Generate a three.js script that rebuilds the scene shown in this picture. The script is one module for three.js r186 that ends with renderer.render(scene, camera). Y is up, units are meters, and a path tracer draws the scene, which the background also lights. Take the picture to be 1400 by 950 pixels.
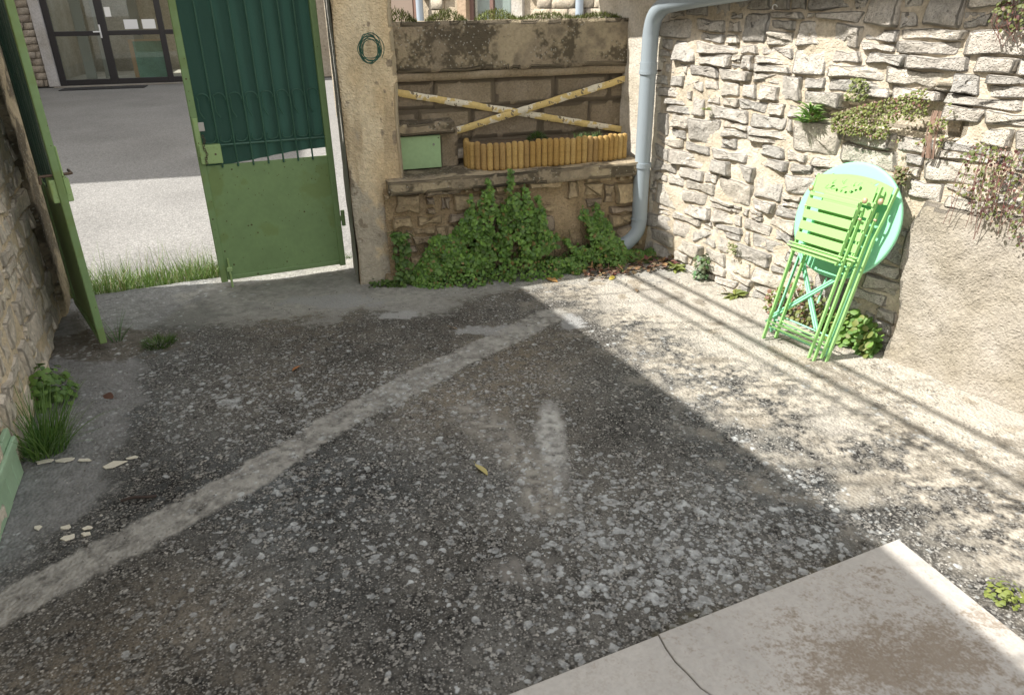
import * as THREE from 'three';
import { mergeGeometries, mergeVertices } from 'three/addons/utils/BufferGeometryUtils.js';
import { RoundedBoxGeometry } from 'three/addons/geometries/RoundedBoxGeometry.js';

// ---------------------------------------------------------------- camera, sky, sun, exposure
const scene = new THREE.Scene();
const camera = new THREE.PerspectiveCamera(50.82, 1400 / 950, 0.05, 400);
camera.position.set(0, 1.6, 0);
camera.rotation.set(THREE.MathUtils.degToRad(-25.2), 0, THREE.MathUtils.degToRad(-0.8), 'XYZ');
const renderer = new THREE.WebGLRenderer({ antialias: true });
renderer.setSize(1024, 694);
renderer.toneMapping = THREE.LinearToneMapping;
renderer.toneMappingExposure = 1.97;
const SKY_LEVEL = 0.74;
renderer.shadowMap.enabled = true;
const SUN_AZ = 100 * Math.PI / 180, SUN_EL = 50 * Math.PI / 180;     // heading of the light over the ground, and its height
const toSun = new THREE.Vector3(-Math.sin(SUN_AZ) * Math.cos(SUN_EL), Math.sin(SUN_EL), -Math.cos(SUN_AZ) * Math.cos(SUN_EL));
{ // clear, slightly hazy spring sky: paler to the horizon and round the sun
  const w = 256, h = 128, d = new Float32Array(w * h * 4), v = new THREE.Vector3();
  for (let j = 0; j < h; j++) for (let i = 0; i < w; i++) {
    const el = ((j + 0.5) / h - 0.5) * Math.PI, az = ((i + 0.5) / w - 0.5) * 2 * Math.PI; v.set(Math.cos(el) * Math.cos(az), Math.sin(el), Math.cos(el) * Math.sin(az));
    const k = Math.pow(1 - Math.max(0, v.y), 2.5), g = Math.pow(Math.max(0, v.dot(toSun)), 6), o = 4 * (j * w + i), m = SKY_LEVEL * (1 + 0.7 * g);
    d[o] = m * (0.81 + 0.19 * k + 0.10 * g); d[o + 1] = m * (0.83 + 0.15 * k + 0.05 * g); d[o + 2] = m * (0.86 + 0.06 * k); d[o + 3] = 1;
  }
  const t = new THREE.DataTexture(d, w, h, THREE.RGBAFormat, THREE.FloatType); t.mapping = THREE.EquirectangularReflectionMapping; t.magFilter = t.minFilter = THREE.LinearFilter; t.needsUpdate = true;
  scene.background = t; scene.environment = t;
}
const sun = new THREE.DirectionalLight(new THREE.Color(1, 0.955, 0.885), 4.3);
sun.position.copy(toSun).multiplyScalar(30);
sun.castShadow = true;
Object.assign(sun.shadow.camera, { left: -14, right: 14, top: 14, bottom: -14, near: 1, far: 80 });
sun.shadow.mapSize.set(4096, 4096);
scene.add(sun);

// ---------------------------------------------------------------- helpers
const R = d => d * Math.PI / 180;
function rng(seed) { let s = seed >>> 0; return () => { s = (s + 0x6D2B79F5) >>> 0; let t = s; t = Math.imul(t ^ (t >>> 15), t | 1); t ^= t + Math.imul(t ^ (t >>> 7), t | 61); return ((t ^ (t >>> 14)) >>> 0) / 4294967296; }; }
const between = (r, a, b) => a + (b - a) * r();
const clamp = (x, a = 0, b = 1) => x < a ? a : x > b ? b : x;
const mix = (a, b, t) => a + (b - a) * t;
const step = (a, b, x) => { const t = clamp((x - a) / (b - a)); return t * t * (3 - 2 * t); };
function hash(i, j, k = 0) { let h = Math.imul(i, 374761393) ^ Math.imul(j, 668265263) ^ Math.imul(k, 2147483647 - 951274213); h = Math.imul(h ^ (h >>> 13), 1274126177); return ((h ^ (h >>> 16)) >>> 0) / 4294967296; }
function vn(x, y, k = 0, per = 0) {
  let i = Math.floor(x), j = Math.floor(y); const u = x - i, v = y - j, a = u * u * (3 - 2 * u), b = v * v * (3 - 2 * v);
  let i1 = i + 1, j1 = j + 1;
  if (per) { i = ((i % per) + per) % per; j = ((j % per) + per) % per; i1 = ((i1 % per) + per) % per; j1 = ((j1 % per) + per) % per; }
  return mix(mix(hash(i, j, k), hash(i1, j, k), a), mix(hash(i, j1, k), hash(i1, j1, k), a), b);
}
function fb(x, y, k = 0, oct = 4, per = 0) { let s = 0, a = 0.5, n = 0; for (let o = 0; o < oct; o++) { s += a * vn(x, y, k + o * 17, per); n += a; x *= 2; y *= 2; per *= 2; a *= 0.5; } return s / n; }
// distance to the nearest scattered point, and that point's own random number
function cell(x, y, k = 0, per = 0) {
  const ci = Math.floor(x), cj = Math.floor(y); let d1 = 9, d2 = 9, id = 0;
  for (let j = cj - 1; j <= cj + 1; j++) for (let i = ci - 1; i <= ci + 1; i++) {
    const ii = per ? ((i % per) + per) % per : i, jj = per ? ((j % per) + per) % per : j;
    const dx = i + hash(ii, jj, k) - x, dy = j + hash(ii, jj, k + 1) - y, d = dx * dx + dy * dy;
    if (d < d1) { d2 = d1; d1 = d; id = hash(ii, jj, k + 2); } else if (d < d2) d2 = d;
  }
  return [Math.sqrt(d1), Math.sqrt(d2), id];
}
const lin2s = c => { c = clamp(c); return Math.round(255 * (c <= 0.0031308 ? 12.92 * c : 1.055 * Math.pow(c, 1 / 2.4) - 0.055)); };
// colour map from a function that gives linear rgb; grey map from a function that gives 0..1
function colourTex(n, fn) {
  const d = new Uint8Array(n * n * 4);
  for (let j = 0; j < n; j++) for (let i = 0; i < n; i++) { const c = fn((i + 0.5) / n, (j + 0.5) / n), o = 4 * (j * n + i); d[o] = lin2s(c[0]); d[o + 1] = lin2s(c[1]); d[o + 2] = lin2s(c[2]); d[o + 3] = 255; }
  return finish(new THREE.DataTexture(d, n, n), true);
}
function greyTex(n, fn) {
  const d = new Uint8Array(n * n * 4);
  for (let j = 0; j < n; j++) for (let i = 0; i < n; i++) { const v = Math.round(255 * clamp(fn((i + 0.5) / n, (j + 0.5) / n))), o = 4 * (j * n + i); d[o] = d[o + 1] = d[o + 2] = v; d[o + 3] = 255; }
  return finish(new THREE.DataTexture(d, n, n), false);
}
function finish(t, colour) { t.wrapS = t.wrapT = THREE.RepeatWrapping; t.magFilter = THREE.LinearFilter; t.minFilter = THREE.LinearMipmapLinearFilter; t.generateMipmaps = true; if (colour) t.colorSpace = THREE.SRGBColorSpace; t.needsUpdate = true; return t; }
function scaled(t, metres) { const c = t.clone(); c.repeat.set(1 / metres, 1 / metres); c.needsUpdate = true; return c; }
const lin = (r, g, b) => new THREE.Color().setRGB(r, g, b);
function mat(color, o = {}) { return new THREE.MeshStandardMaterial({ color, roughness: 0.9, metalness: 0, ...o }); }
function leafMat(o = {}) { return new THREE.MeshPhysicalMaterial({ color: lin(1, 1, 1), vertexColors: true, roughness: 0.75, transmission: 0.35, thickness: 0, side: THREE.DoubleSide, ...o }); }
// uv in metres along the surface, by the way each face points
function metreUV(g, du = 0, dv = 0) {
  if (!g.attributes.normal) g.computeVertexNormals();
  const p = g.attributes.position, n = g.attributes.normal, uv = new Float32Array(p.count * 2);
  for (let i = 0; i < p.count; i++) {
    const ax = Math.abs(n.getX(i)), ay = Math.abs(n.getY(i)), az = Math.abs(n.getZ(i)); let u, v;
    if (ay >= ax && ay >= az) { u = p.getX(i); v = p.getZ(i); } else if (ax >= az) { u = p.getZ(i); v = p.getY(i); } else { u = p.getX(i); v = p.getY(i); }
    uv[2 * i] = u + du; uv[2 * i + 1] = v + dv;
  }
  g.setAttribute('uv', new THREE.BufferAttribute(uv, 2)); return g;
}
const taken = {};
function numbered(name) { const n = taken[name] = (taken[name] ?? -1) + 1; return n ? `${name}_${String(n).padStart(3, '0')}` : name; }
function mesh(name, g, m, parent = scene) { const o = new THREE.Mesh(g, m); o.name = parent === scene ? numbered(name) : name; o.castShadow = o.receiveShadow = true; parent.add(o); return o; }
function tag(o, label, category, group) { o.userData.label = label; o.userData.category = category; if (group) o.userData.group = group; return o; }
function thing(name, label, category, pos = [0, 0, 0], turn = 0, group) { const o = new THREE.Group(); o.name = numbered(name); o.position.set(...pos); o.rotation.y = turn; scene.add(o); return tag(o, label, category, group); }
function structure(name, g, m) { const o = mesh(name, g, m); o.userData.kind = 'structure'; return o; }
const box = (w, h, d, x = 0, y = 0, z = 0) => metreUV(new THREE.BoxGeometry(w, h, d).translate(x, y, z), x * 1.7, y * 1.3);
const rbox = (w, h, d, x = 0, y = 0, z = 0, r = 0.006, s = 2) => metreUV(new RoundedBoxGeometry(w, h, d, s, Math.min(r, w / 2.01, h / 2.01, d / 2.01)).translate(x, y, z), x * 1.7, y * 1.3);
const V = (x, y, z) => new THREE.Vector3(x, y, z);
const tube = (pts, r, seg = 24, rad = 8, closed = false) => new THREE.TubeGeometry(new THREE.CatmullRomCurve3(pts.map(p => p.isVector3 ? p : V(...p)), closed, 'centripetal'), seg, r, rad, closed);
function rod(a, b, r, rad = 8) { const A = V(...a), B = V(...b), d = B.clone().sub(A), g = new THREE.CylinderGeometry(r, r, d.length(), rad); g.applyQuaternion(new THREE.Quaternion().setFromUnitVectors(V(0, 1, 0), d.clone().normalize())); return g.translate((A.x + B.x) / 2, (A.y + B.y) / 2, (A.z + B.z) / 2); }
// flat bar of width w and thickness t from a to b in the plane that z stands on
function bar(a, b, w, t) { const A = V(...a), B = V(...b), d = B.clone().sub(A), L = d.length(); d.normalize(); const z = V(0, 0, 1), x = V().crossVectors(d, z).normalize(), zz = V().crossVectors(x, d); const g = new RoundedBoxGeometry(w, L, t, 1, Math.min(w, t) * 0.25); g.applyMatrix4(new THREE.Matrix4().makeBasis(x, d, zz)); return metreUV(g.translate((A.x + B.x) / 2, (A.y + B.y) / 2, (A.z + B.z) / 2)); }
// prism on a footprint of [x, z] corners
function prism(pts, y0, y1) { const s = new THREE.Shape(pts.map(([x, z]) => new THREE.Vector2(x, -z))); const g = new THREE.ExtrudeGeometry(s, { depth: y1 - y0, bevelEnabled: false }); g.rotateX(-Math.PI / 2).translate(0, y0, 0); return metreUV(g); }
// push every vertex about by smooth noise (welded, so that edges stay closed)
function rough(g, amp, freq, seed = 0) {
  const p = g.attributes.position;
  for (let i = 0; i < p.count; i++) { const x = p.getX(i) * freq, y = p.getY(i) * freq, z = p.getZ(i) * freq; const f = k => (fb(x + z * 0.71 + k * 9.1, y + z * 0.53 - k * 4.3, seed + k, 3) - 0.5) * 2 * amp; p.setXYZ(i, p.getX(i) + f(1), p.getY(i) + f(2), p.getZ(i) + f(3)); }
  g.computeVertexNormals(); return g;
}
// a block cut into small faces with worn, uneven edges
function wornBlock(w, h, d, x, y, z, amp = 0.004, res = 0.03, seed = 1, freq = 9) {
  let g = new THREE.BoxGeometry(w, h, d, Math.max(1, Math.min(70, Math.round(w / res))), Math.max(1, Math.min(70, Math.round(h / res))), Math.max(1, Math.min(40, Math.round(d / res)))).translate(x, y, z);
  g.deleteAttribute('uv'); g.deleteAttribute('normal'); g = mergeVertices(g, 1e-5);
  rough(g, amp, freq, seed); return metreUV(g, seed * 0.37, seed * 0.19);
}
// leaves, blades and twigs gathered into one mesh with a colour for each leaf
class Leaves {
  constructor() { this.p = []; this.c = []; this.i = []; }
  tri(a, b, c) { this.i.push(a, b, c); }
  v(x, y, z, col) { this.p.push(x, y, z); this.c.push(col[0], col[1], col[2]); return this.p.length / 3 - 1; }
  // a broad leaf with its middle at P facing N, cupped a little
  round(P, N, size, col, r, lobes = 0) {
    const n = N.clone().normalize(), a = V(r() - 0.5, r() - 0.5, r() - 0.5).cross(n).normalize(), b = V().crossVectors(n, a), m = 7;
    const c = this.v(P.x, P.y, P.z, col), ids = [];
    for (let k = 0; k < m; k++) { const t = k / m * 2 * Math.PI, s = size * (0.5 + (lobes ? 0.10 * Math.cos(3 * t) : 0) + 0.05 * r()), up = size * (0.1 + 0.08 * r()); const q = P.clone().addScaledVector(a, Math.cos(t) * s).addScaledVector(b, Math.sin(t) * s).addScaledVector(n, -up); ids.push(this.v(q.x, q.y, q.z, col)); }
    for (let k = 0; k < m; k++) this.tri(c, ids[k], ids[(k + 1) % m]);
  }
  // a long leaf or grass blade from P along D, bending down by `bend`
  blade(P, D, len, w, col, bend, r, segs = 4, shape = 0) {
    const d = D.clone().normalize(), side = V().crossVectors(d, V(0, 1, 0)); if (side.lengthSq() < 1e-4) side.set(1, 0, 0); side.normalize().applyAxisAngle(d, (r() - 0.5) * 1.6);
    let q = P.clone(), last = null;
    for (let k = 0; k <= segs; k++) {
      const t = k / segs, ww = w * (shape ? Math.sin(Math.PI * Math.min(0.98, 0.08 + t * 0.9)) : 1 - t * 0.92) * 0.5;
      const l = this.v(q.x - side.x * ww, q.y - side.y * ww, q.z - side.z * ww, col), g = this.v(q.x + side.x * ww, q.y + side.y * ww, q.z + side.z * ww, col);
      if (last) { this.tri(last[0], last[1], g); this.tri(last[0], g, l); }
      last = [l, g]; d.y -= bend / segs; d.normalize(); q.addScaledVector(d, len / segs);
    }
  }
  geo() { const g = new THREE.BufferGeometry(); g.setAttribute('position', new THREE.Float32BufferAttribute(this.p, 3)); g.setAttribute('color', new THREE.Float32BufferAttribute(this.c, 3)); g.setIndex(this.i); g.computeVertexNormals(); return g; }
}
const GREEN = (r, a = 1) => { const t = r(); return [a * mix(0.055, 0.14, t), a * mix(0.13, 0.25, t), a * mix(0.018, 0.04, t)]; };
const YGREEN = (r, a = 1) => { const t = r(); return [a * mix(0.16, 0.30, t), a * mix(0.22, 0.34, t), a * mix(0.03, 0.07, t)]; };

// ---------------------------------------------------------------- shared surface textures
const T = {};
T.stone = colourTex(512, (u, v) => {                               // weathered limestone, 0.6 m across
  const a = fb(u * 6, v * 6, 3, 5, 6), b = fb(u * 40, v * 40, 9, 3, 40), [d, , id] = cell(u * 26, v * 26, 5, 26);
  const spot = id > 0.72 && d < 0.22 + 0.4 * (b - 0.4) ? (id > 0.87 ? -0.3 : 0.16) : 0;
  const crack = Math.abs(fb(u * 5, v * 11, 31, 4, 1) - 0.5) < 0.012 ? -0.25 : 0;
  const t = 0.86 + 0.42 * (a - 0.5) + 0.5 * (b - 0.5) + spot + crack, w = 0.05 * (fb(u * 4, v * 4, 77, 3, 4) - 0.5);
  return [t * (0.80 + w), t * 0.78, t * (0.75 - w)];
});
T.stoneBump = greyTex(512, (u, v) => { const a = fb(u * 8, v * 8, 13, 6, 8), [d] = cell(u * 30, v * 30, 15, 30); return 0.25 + 0.75 * a - (d < 0.25 ? 0.25 * (1 - d / 0.25) : 0) + 0.2 * (fb(u * 64, v * 64, 8, 2, 64) - 0.5); });
T.plaster = colourTex(512, (u, v) => { const a = fb(u * 5, v * 5, 43, 5, 5), b = fb(u * 60, v * 60, 49, 2, 60), [d, , id] = cell(u * 18, v * 18, 45, 18); const s = id > 0.85 && d < 0.18 ? -0.18 : 0; const t = 0.85 + 0.35 * (a - 0.5) + 0.35 * (b - 0.5) + s; return [t * 0.82, t * 0.79 * (1 + 0.05 * (a - 0.5)), t * 0.74 * (1 + 0.2 * (a - 0.5))]; });
T.plasterBump = greyTex(512, (u, v) => 0.5 * fb(u * 10, v * 10, 53, 5, 10) + 0.5 * fb(u * 70, v * 70, 59, 2, 70));
T.grain = greyTex(512, (u, v) => { const [d, , id] = cell(u * 70, v * 70, 61, 70); return clamp(0.9 - d * 0.9) * (0.5 + 0.5 * id) * 0.8 + 0.2 * fb(u * 20, v * 20, 66, 3, 20); });

// ---------------------------------------------------------------- ground, road and yard paving
structure('ground', metreUV(new THREE.PlaneGeometry(360, 360).rotateX(-Math.PI / 2).translate(0, -0.06, 0)), mat(lin(0.22, 0.2, 0.17)));
T.asphalt = colourTex(768, (u, v) => {                            // worn asphalt of pale limestone chippings, 4 m across
  const [d, , id] = cell(u * 260, v * 260, 101, 260), a = fb(u * 5, v * 5, 104, 5, 5);
  const t = (0.19 + 0.15 * id * (d < 0.45 ? 1 : 0.35)) * (0.85 + 0.4 * (a - 0.5)); return [t * 1.02, t, t * 0.955];
});
{
  const g = metreUV(new THREE.PlaneGeometry(60, 40, 1, 1).rotateX(-Math.PI / 2).translate(0, 0, -20.35));
  const o = structure('road', g, mat(lin(1, 1, 1), { map: scaled(T.asphalt, 4), bumpMap: scaled(T.grain, 1), bumpScale: 0.006 }));
  o.position.set(-1.5, -0.03, -4.2); o.rotation.y = R(15.2);
}
// yard paving: a sheet in the frame of the gate line, 5 m of it drawn in detail
const YO = [-2.52, -4.27], YX = [0.916, -0.401], YZ = [0.401, 0.916];
const seg = (x, z, pts) => { let best = 9; for (let k = 0; k + 1 < pts.length; k++) { const [ax, az] = pts[k], [bx, bz] = pts[k + 1], dx = bx - ax, dz = bz - az, t = clamp(((x - ax) * dx + (z - az) * dz) / (dx * dx + dz * dz)); best = Math.min(best, Math.hypot(x - ax - t * dx, z - az - t * dz)); } return best; };
const ell = (x, z, cx, cz, rx, rz) => Math.hypot((x - cx) / rx, (z - cz) / rz);
const lerp1 = (x, tab) => { if (x <= tab[0][0]) return tab[0][1]; for (let k = 1; k < tab.length; k++) if (x <= tab[k][0]) return mix(tab[k - 1][1], tab[k][1], (x - tab[k - 1][0]) / (tab[k][0] - tab[k - 1][0])); return tab[tab.length - 1][1]; };
const STRIPE = [[-1.95, -1.1], [-1.525, -1.635], [-1.025, -2.24], [-0.725, -2.725], [-0.295, -3.24], [0.0, -3.56], [0.23, -3.84]];
const over = (c, d, t) => { c[0] = mix(c[0], d[0], t); c[1] = mix(c[1], d[1], t); c[2] = mix(c[2], d[2], t); };
function paving(x, z) {
  if ((x + 2.52) * 0.913 - (z + 3.72) * 0.41 < -0.15 || (x - 1.10) * -0.869 + (z + 4.66) * 0.494 < -0.1 || z > -0.5 || (x > -0.6 && (x + 0.66) * 0.292 + (z + 4.40) * 0.956 < -0.1)) return [0.2, 0.19, 0.17];
  const w1 = fb(x * 2.3, z * 2.3, 1, 4), w2 = fb(x * 9, z * 9, 2, 4), w3 = fb(x * 38, z * 38, 3, 3), wn = w1 - 0.5, wm = w2 - 0.5, wf = w3 - 0.5;
  const [d, , id] = cell(x * 74 + 1.2 * wm, z * 74 + 1.2 * wf, 21), [e, , ie] = cell(x * 165, z * 165, 24);
  // dark weathered aggregate
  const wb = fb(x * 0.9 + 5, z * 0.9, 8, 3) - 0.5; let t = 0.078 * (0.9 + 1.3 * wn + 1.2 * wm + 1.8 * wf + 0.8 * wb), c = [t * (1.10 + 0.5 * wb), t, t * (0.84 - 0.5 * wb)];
  if (ie > 0.3) over(c, [0.36 * ie * ie, 0.345 * ie * ie, 0.315 * ie * ie], 0.9 * step(0.55, 0.2, e + 0.8 * wf));
  if (ie < 0.14) over(c, [0.02, 0.019, 0.016], 0.8 * step(0.5, 0.2, e));
  if (id > 0.5) { const k = 0.09 + 0.62 * Math.pow(id - 0.5, 1.6) * (0.7 + 1.2 * w2); over(c, [k * 1.03, k, k * 0.92], 0.8 * step(0.2 + 0.25 * id, 0.12, d + 1.0 * wf)); }
  if (id < 0.018) over(c, [0.46, 0.44, 0.40], 0.75 * step(0.34, 0.22, d + 0.6 * wf));
  if (id > 0.05 && id < 0.13) over(c, [0.022, 0.02, 0.018], 0.8 * step(0.4, 0.2, d + 0.5 * wf));
  // paler past the eave shadow edge, sunlight painted in; pale concrete by the wall
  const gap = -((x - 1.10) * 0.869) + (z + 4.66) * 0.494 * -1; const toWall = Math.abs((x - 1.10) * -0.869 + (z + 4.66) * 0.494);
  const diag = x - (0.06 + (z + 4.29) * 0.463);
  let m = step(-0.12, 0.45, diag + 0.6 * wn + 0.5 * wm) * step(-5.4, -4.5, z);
  const dry = m; over(c, [0.33 + 0.25 * wm + 0.2 * wf, 0.30 + 0.23 * wm + 0.2 * wf, 0.25 + 0.19 * wm + 0.18 * wf], m * clamp(0.62 + 2.2 * wm + 3.0 * wf));  // mask of the side whose colour holds painted sunlight
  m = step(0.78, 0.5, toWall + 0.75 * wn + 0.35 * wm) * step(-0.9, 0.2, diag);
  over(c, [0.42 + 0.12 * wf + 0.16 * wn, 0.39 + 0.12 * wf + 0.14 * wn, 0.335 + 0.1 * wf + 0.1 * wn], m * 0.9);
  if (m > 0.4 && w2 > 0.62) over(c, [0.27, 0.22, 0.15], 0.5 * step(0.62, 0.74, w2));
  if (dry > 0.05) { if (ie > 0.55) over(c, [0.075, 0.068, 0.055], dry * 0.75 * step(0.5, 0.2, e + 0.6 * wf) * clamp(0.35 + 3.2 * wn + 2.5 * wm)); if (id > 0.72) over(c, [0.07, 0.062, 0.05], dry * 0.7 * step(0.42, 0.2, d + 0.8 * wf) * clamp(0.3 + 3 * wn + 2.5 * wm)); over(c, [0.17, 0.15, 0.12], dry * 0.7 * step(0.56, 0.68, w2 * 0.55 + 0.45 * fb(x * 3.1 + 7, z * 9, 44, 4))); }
  // cement skim in front of the gate and the pillar
  const zb = lerp1(x, [[-2.4, -3.5], [-1.9, -3.72], [-1.3, -3.86], [-0.6, -3.98], [0, -4.25], [0.3, -4.45]]);
  m = step(0.1, -0.12, z - zb + 0.55 * wn + 0.35 * wm + 0.25 * wf);
  over(c, [0.29 + 0.2 * wf + 0.1 * wm, 0.285 + 0.2 * wf + 0.1 * wm, 0.26 + 0.18 * wf + 0.08 * wm], m * 0.88);
  m = step(1.25, 0.7, ell(x, z, -1.85, -3.85, 0.26, 0.22) + 1.2 * wm); over(c, [0.09, 0.092, 0.085], m * 0.55);
  for (const [cx, cz, rx, rz, k] of [[-0.66, -3.86, 0.13, 0.06, 0.34], [-0.10, -3.63, 0.2, 0.06, 0.3], [-1.05, -4.1, 0.35, 0.1, 0.3], [0.33, -3.74, 0.06, 0.12, 0.3]]) { m = step(1.2, 0.6, ell(x, z, cx, cz, rx, rz) + 1.4 * wm + 0.9 * wf); over(c, [k, k * 1.01, k], m * 0.75); }
  // smooth grey cement along the rubble wall, and dirt by the gate post
  const xb = lerp1(z, [[-3.5, -1.95], [-3.2, -1.78], [-2.9, -1.64], [-2.3, -1.57], [-1.7, -1.6], [-1.2, -1.7]]);
  m = step(0.05, -0.06, x - xb + 0.3 * wn + 0.22 * wm + 0.1 * wf); over(c, [0.215 + 0.16 * wf, 0.215 + 0.16 * wf, 0.212 + 0.16 * wf], m * 0.85);
  m = step(1.15, 0.75, ell(x, z, -2.15, -3.5, 0.42, 0.2) + 0.9 * wm + 0.7 * wf); over(c, [0.11 + 0.12 * wf, 0.095 + 0.1 * wf, 0.075 + 0.09 * wf], m * 0.85);
  // filled trench
  const hw = 0.086 + 0.03 * wn + 0.014 * wm + 0.03 * wf; m = step(hw + 0.012, hw - 0.014, seg(x, z, STRIPE));
  over(c, [0.27 + 0.2 * wf, 0.262 + 0.2 * wf, 0.24 + 0.18 * wf], m * clamp(0.85 + 0.7 * wm + 1.0 * wf));
  // worn bare patches
  m = step(1.2, 0.75, ell(x, z, 0.158, -2.50, 0.062, 0.29) + 0.7 * wm + 0.8 * wf); over(c, [0.33 + 0.3 * wf, 0.325 + 0.3 * wf, 0.305 + 0.28 * wf], m * clamp(0.88 + 1.2 * wf));
  m = step(0.13, 0.05, seg(x, z, [[-0.2, -2.76], [-0.02, -2.5], [0.09, -2.25], [0.1, -2.1]]) + 0.12 * wm + 0.06 * wf); over(c, [0.21 + 0.25 * wf, 0.196 + 0.25 * wf, 0.172 + 0.22 * wf], m * clamp(0.75 + 1.6 * wf + 0.6 * wm));
  m = step(1.2, 0.6, ell(x, z, 0.03, -1.76, 0.12, 0.07) + 1.2 * wm); over(c, [0.17, 0.16, 0.145], m * clamp(0.5 + 2.4 * wf));
  // pale lichen discs
  const D = (1 - 0.8 * dry) * 0.06 + (1 - 0.8 * dry) * 0.55 * Math.exp(-Math.pow((x + 1.0) / 0.65, 2) - Math.pow((z + 2.95) / 0.42, 2)) + (1 - 0.7 * dry) * 0.85 * Math.exp(-Math.pow((x - 0.55) / 0.62, 2) - Math.pow((z + 1.85) / 0.42, 2)) + 0.3 * Math.exp(-Math.pow((x + 0.6) / 0.5, 2) - Math.pow((z + 2.1) / 0.4, 2)) + 0.5 * wn;
  if (D > 0.01) for (const [f, k, rr] of [[19, 201, 0.4], [36, 211, 0.42], [74, 221, 0.42]]) {
    const [l, , il] = cell(x * f + 0.9 * wm, z * f + 0.9 * wf, k);
    if (il < (f < 20 ? 0.8 * (D - 0.42) : f < 50 ? 0.62 * D : 0.03 + 0.42 * D)) { const rim = rr * (0.55 + 0.9 * hash((il * 1e6) | 0, f)) ; m = step(rim + 0.05, rim - 0.08, l + 0.6 * wf + 0.2 * wm); const s = 0.31 + 0.2 * hash((il * 1e6) | 0, f, 3) + 0.1 * wf; over(c, [s * 0.96, s, s * 1.0], m * clamp(0.62 + 1.6 * wf) * (f > 40 ? 0.8 : 0.9)); }
  }
  if (m > 0 && id > 0.93 && d < 0.28) over(c, [0.03, 0.028, 0.025], 0.7);
  // dark brownish strip along the foot of the slab
  m = step(0.06, 0.0, seg(x, z, [[-0.3, -1.13], [0.0, -1.27], [1.2, -1.82]]) - 0.012 + 0.12 * wm); over(c, [0.075, 0.065, 0.035], m * clamp(0.6 + 2 * wf));
  return c;
}
{
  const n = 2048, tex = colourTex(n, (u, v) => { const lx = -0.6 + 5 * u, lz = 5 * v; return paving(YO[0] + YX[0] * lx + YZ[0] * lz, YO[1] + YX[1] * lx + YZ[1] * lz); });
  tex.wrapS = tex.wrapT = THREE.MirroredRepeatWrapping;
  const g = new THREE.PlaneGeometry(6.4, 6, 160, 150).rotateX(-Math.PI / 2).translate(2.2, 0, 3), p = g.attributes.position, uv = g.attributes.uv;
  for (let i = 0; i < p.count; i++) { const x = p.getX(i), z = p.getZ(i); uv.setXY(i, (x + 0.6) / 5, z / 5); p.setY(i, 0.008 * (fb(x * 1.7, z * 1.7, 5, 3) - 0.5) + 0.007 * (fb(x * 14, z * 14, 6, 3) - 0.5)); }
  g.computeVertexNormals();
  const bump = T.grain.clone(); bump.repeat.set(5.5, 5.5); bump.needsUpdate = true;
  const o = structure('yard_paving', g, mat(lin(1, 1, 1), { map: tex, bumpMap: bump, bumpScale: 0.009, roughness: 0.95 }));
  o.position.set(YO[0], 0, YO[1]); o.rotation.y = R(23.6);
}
// ---------------------------------------------------------------- rubble masonry
const stoneMats = (tints, bump = 0.014) => tints.map(t => mat(lin(...t), { map: scaled(T.stone, 0.6), bumpMap: scaled(T.stoneBump, 0.35), bumpScale: bump, roughness: 0.95 }));
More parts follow.
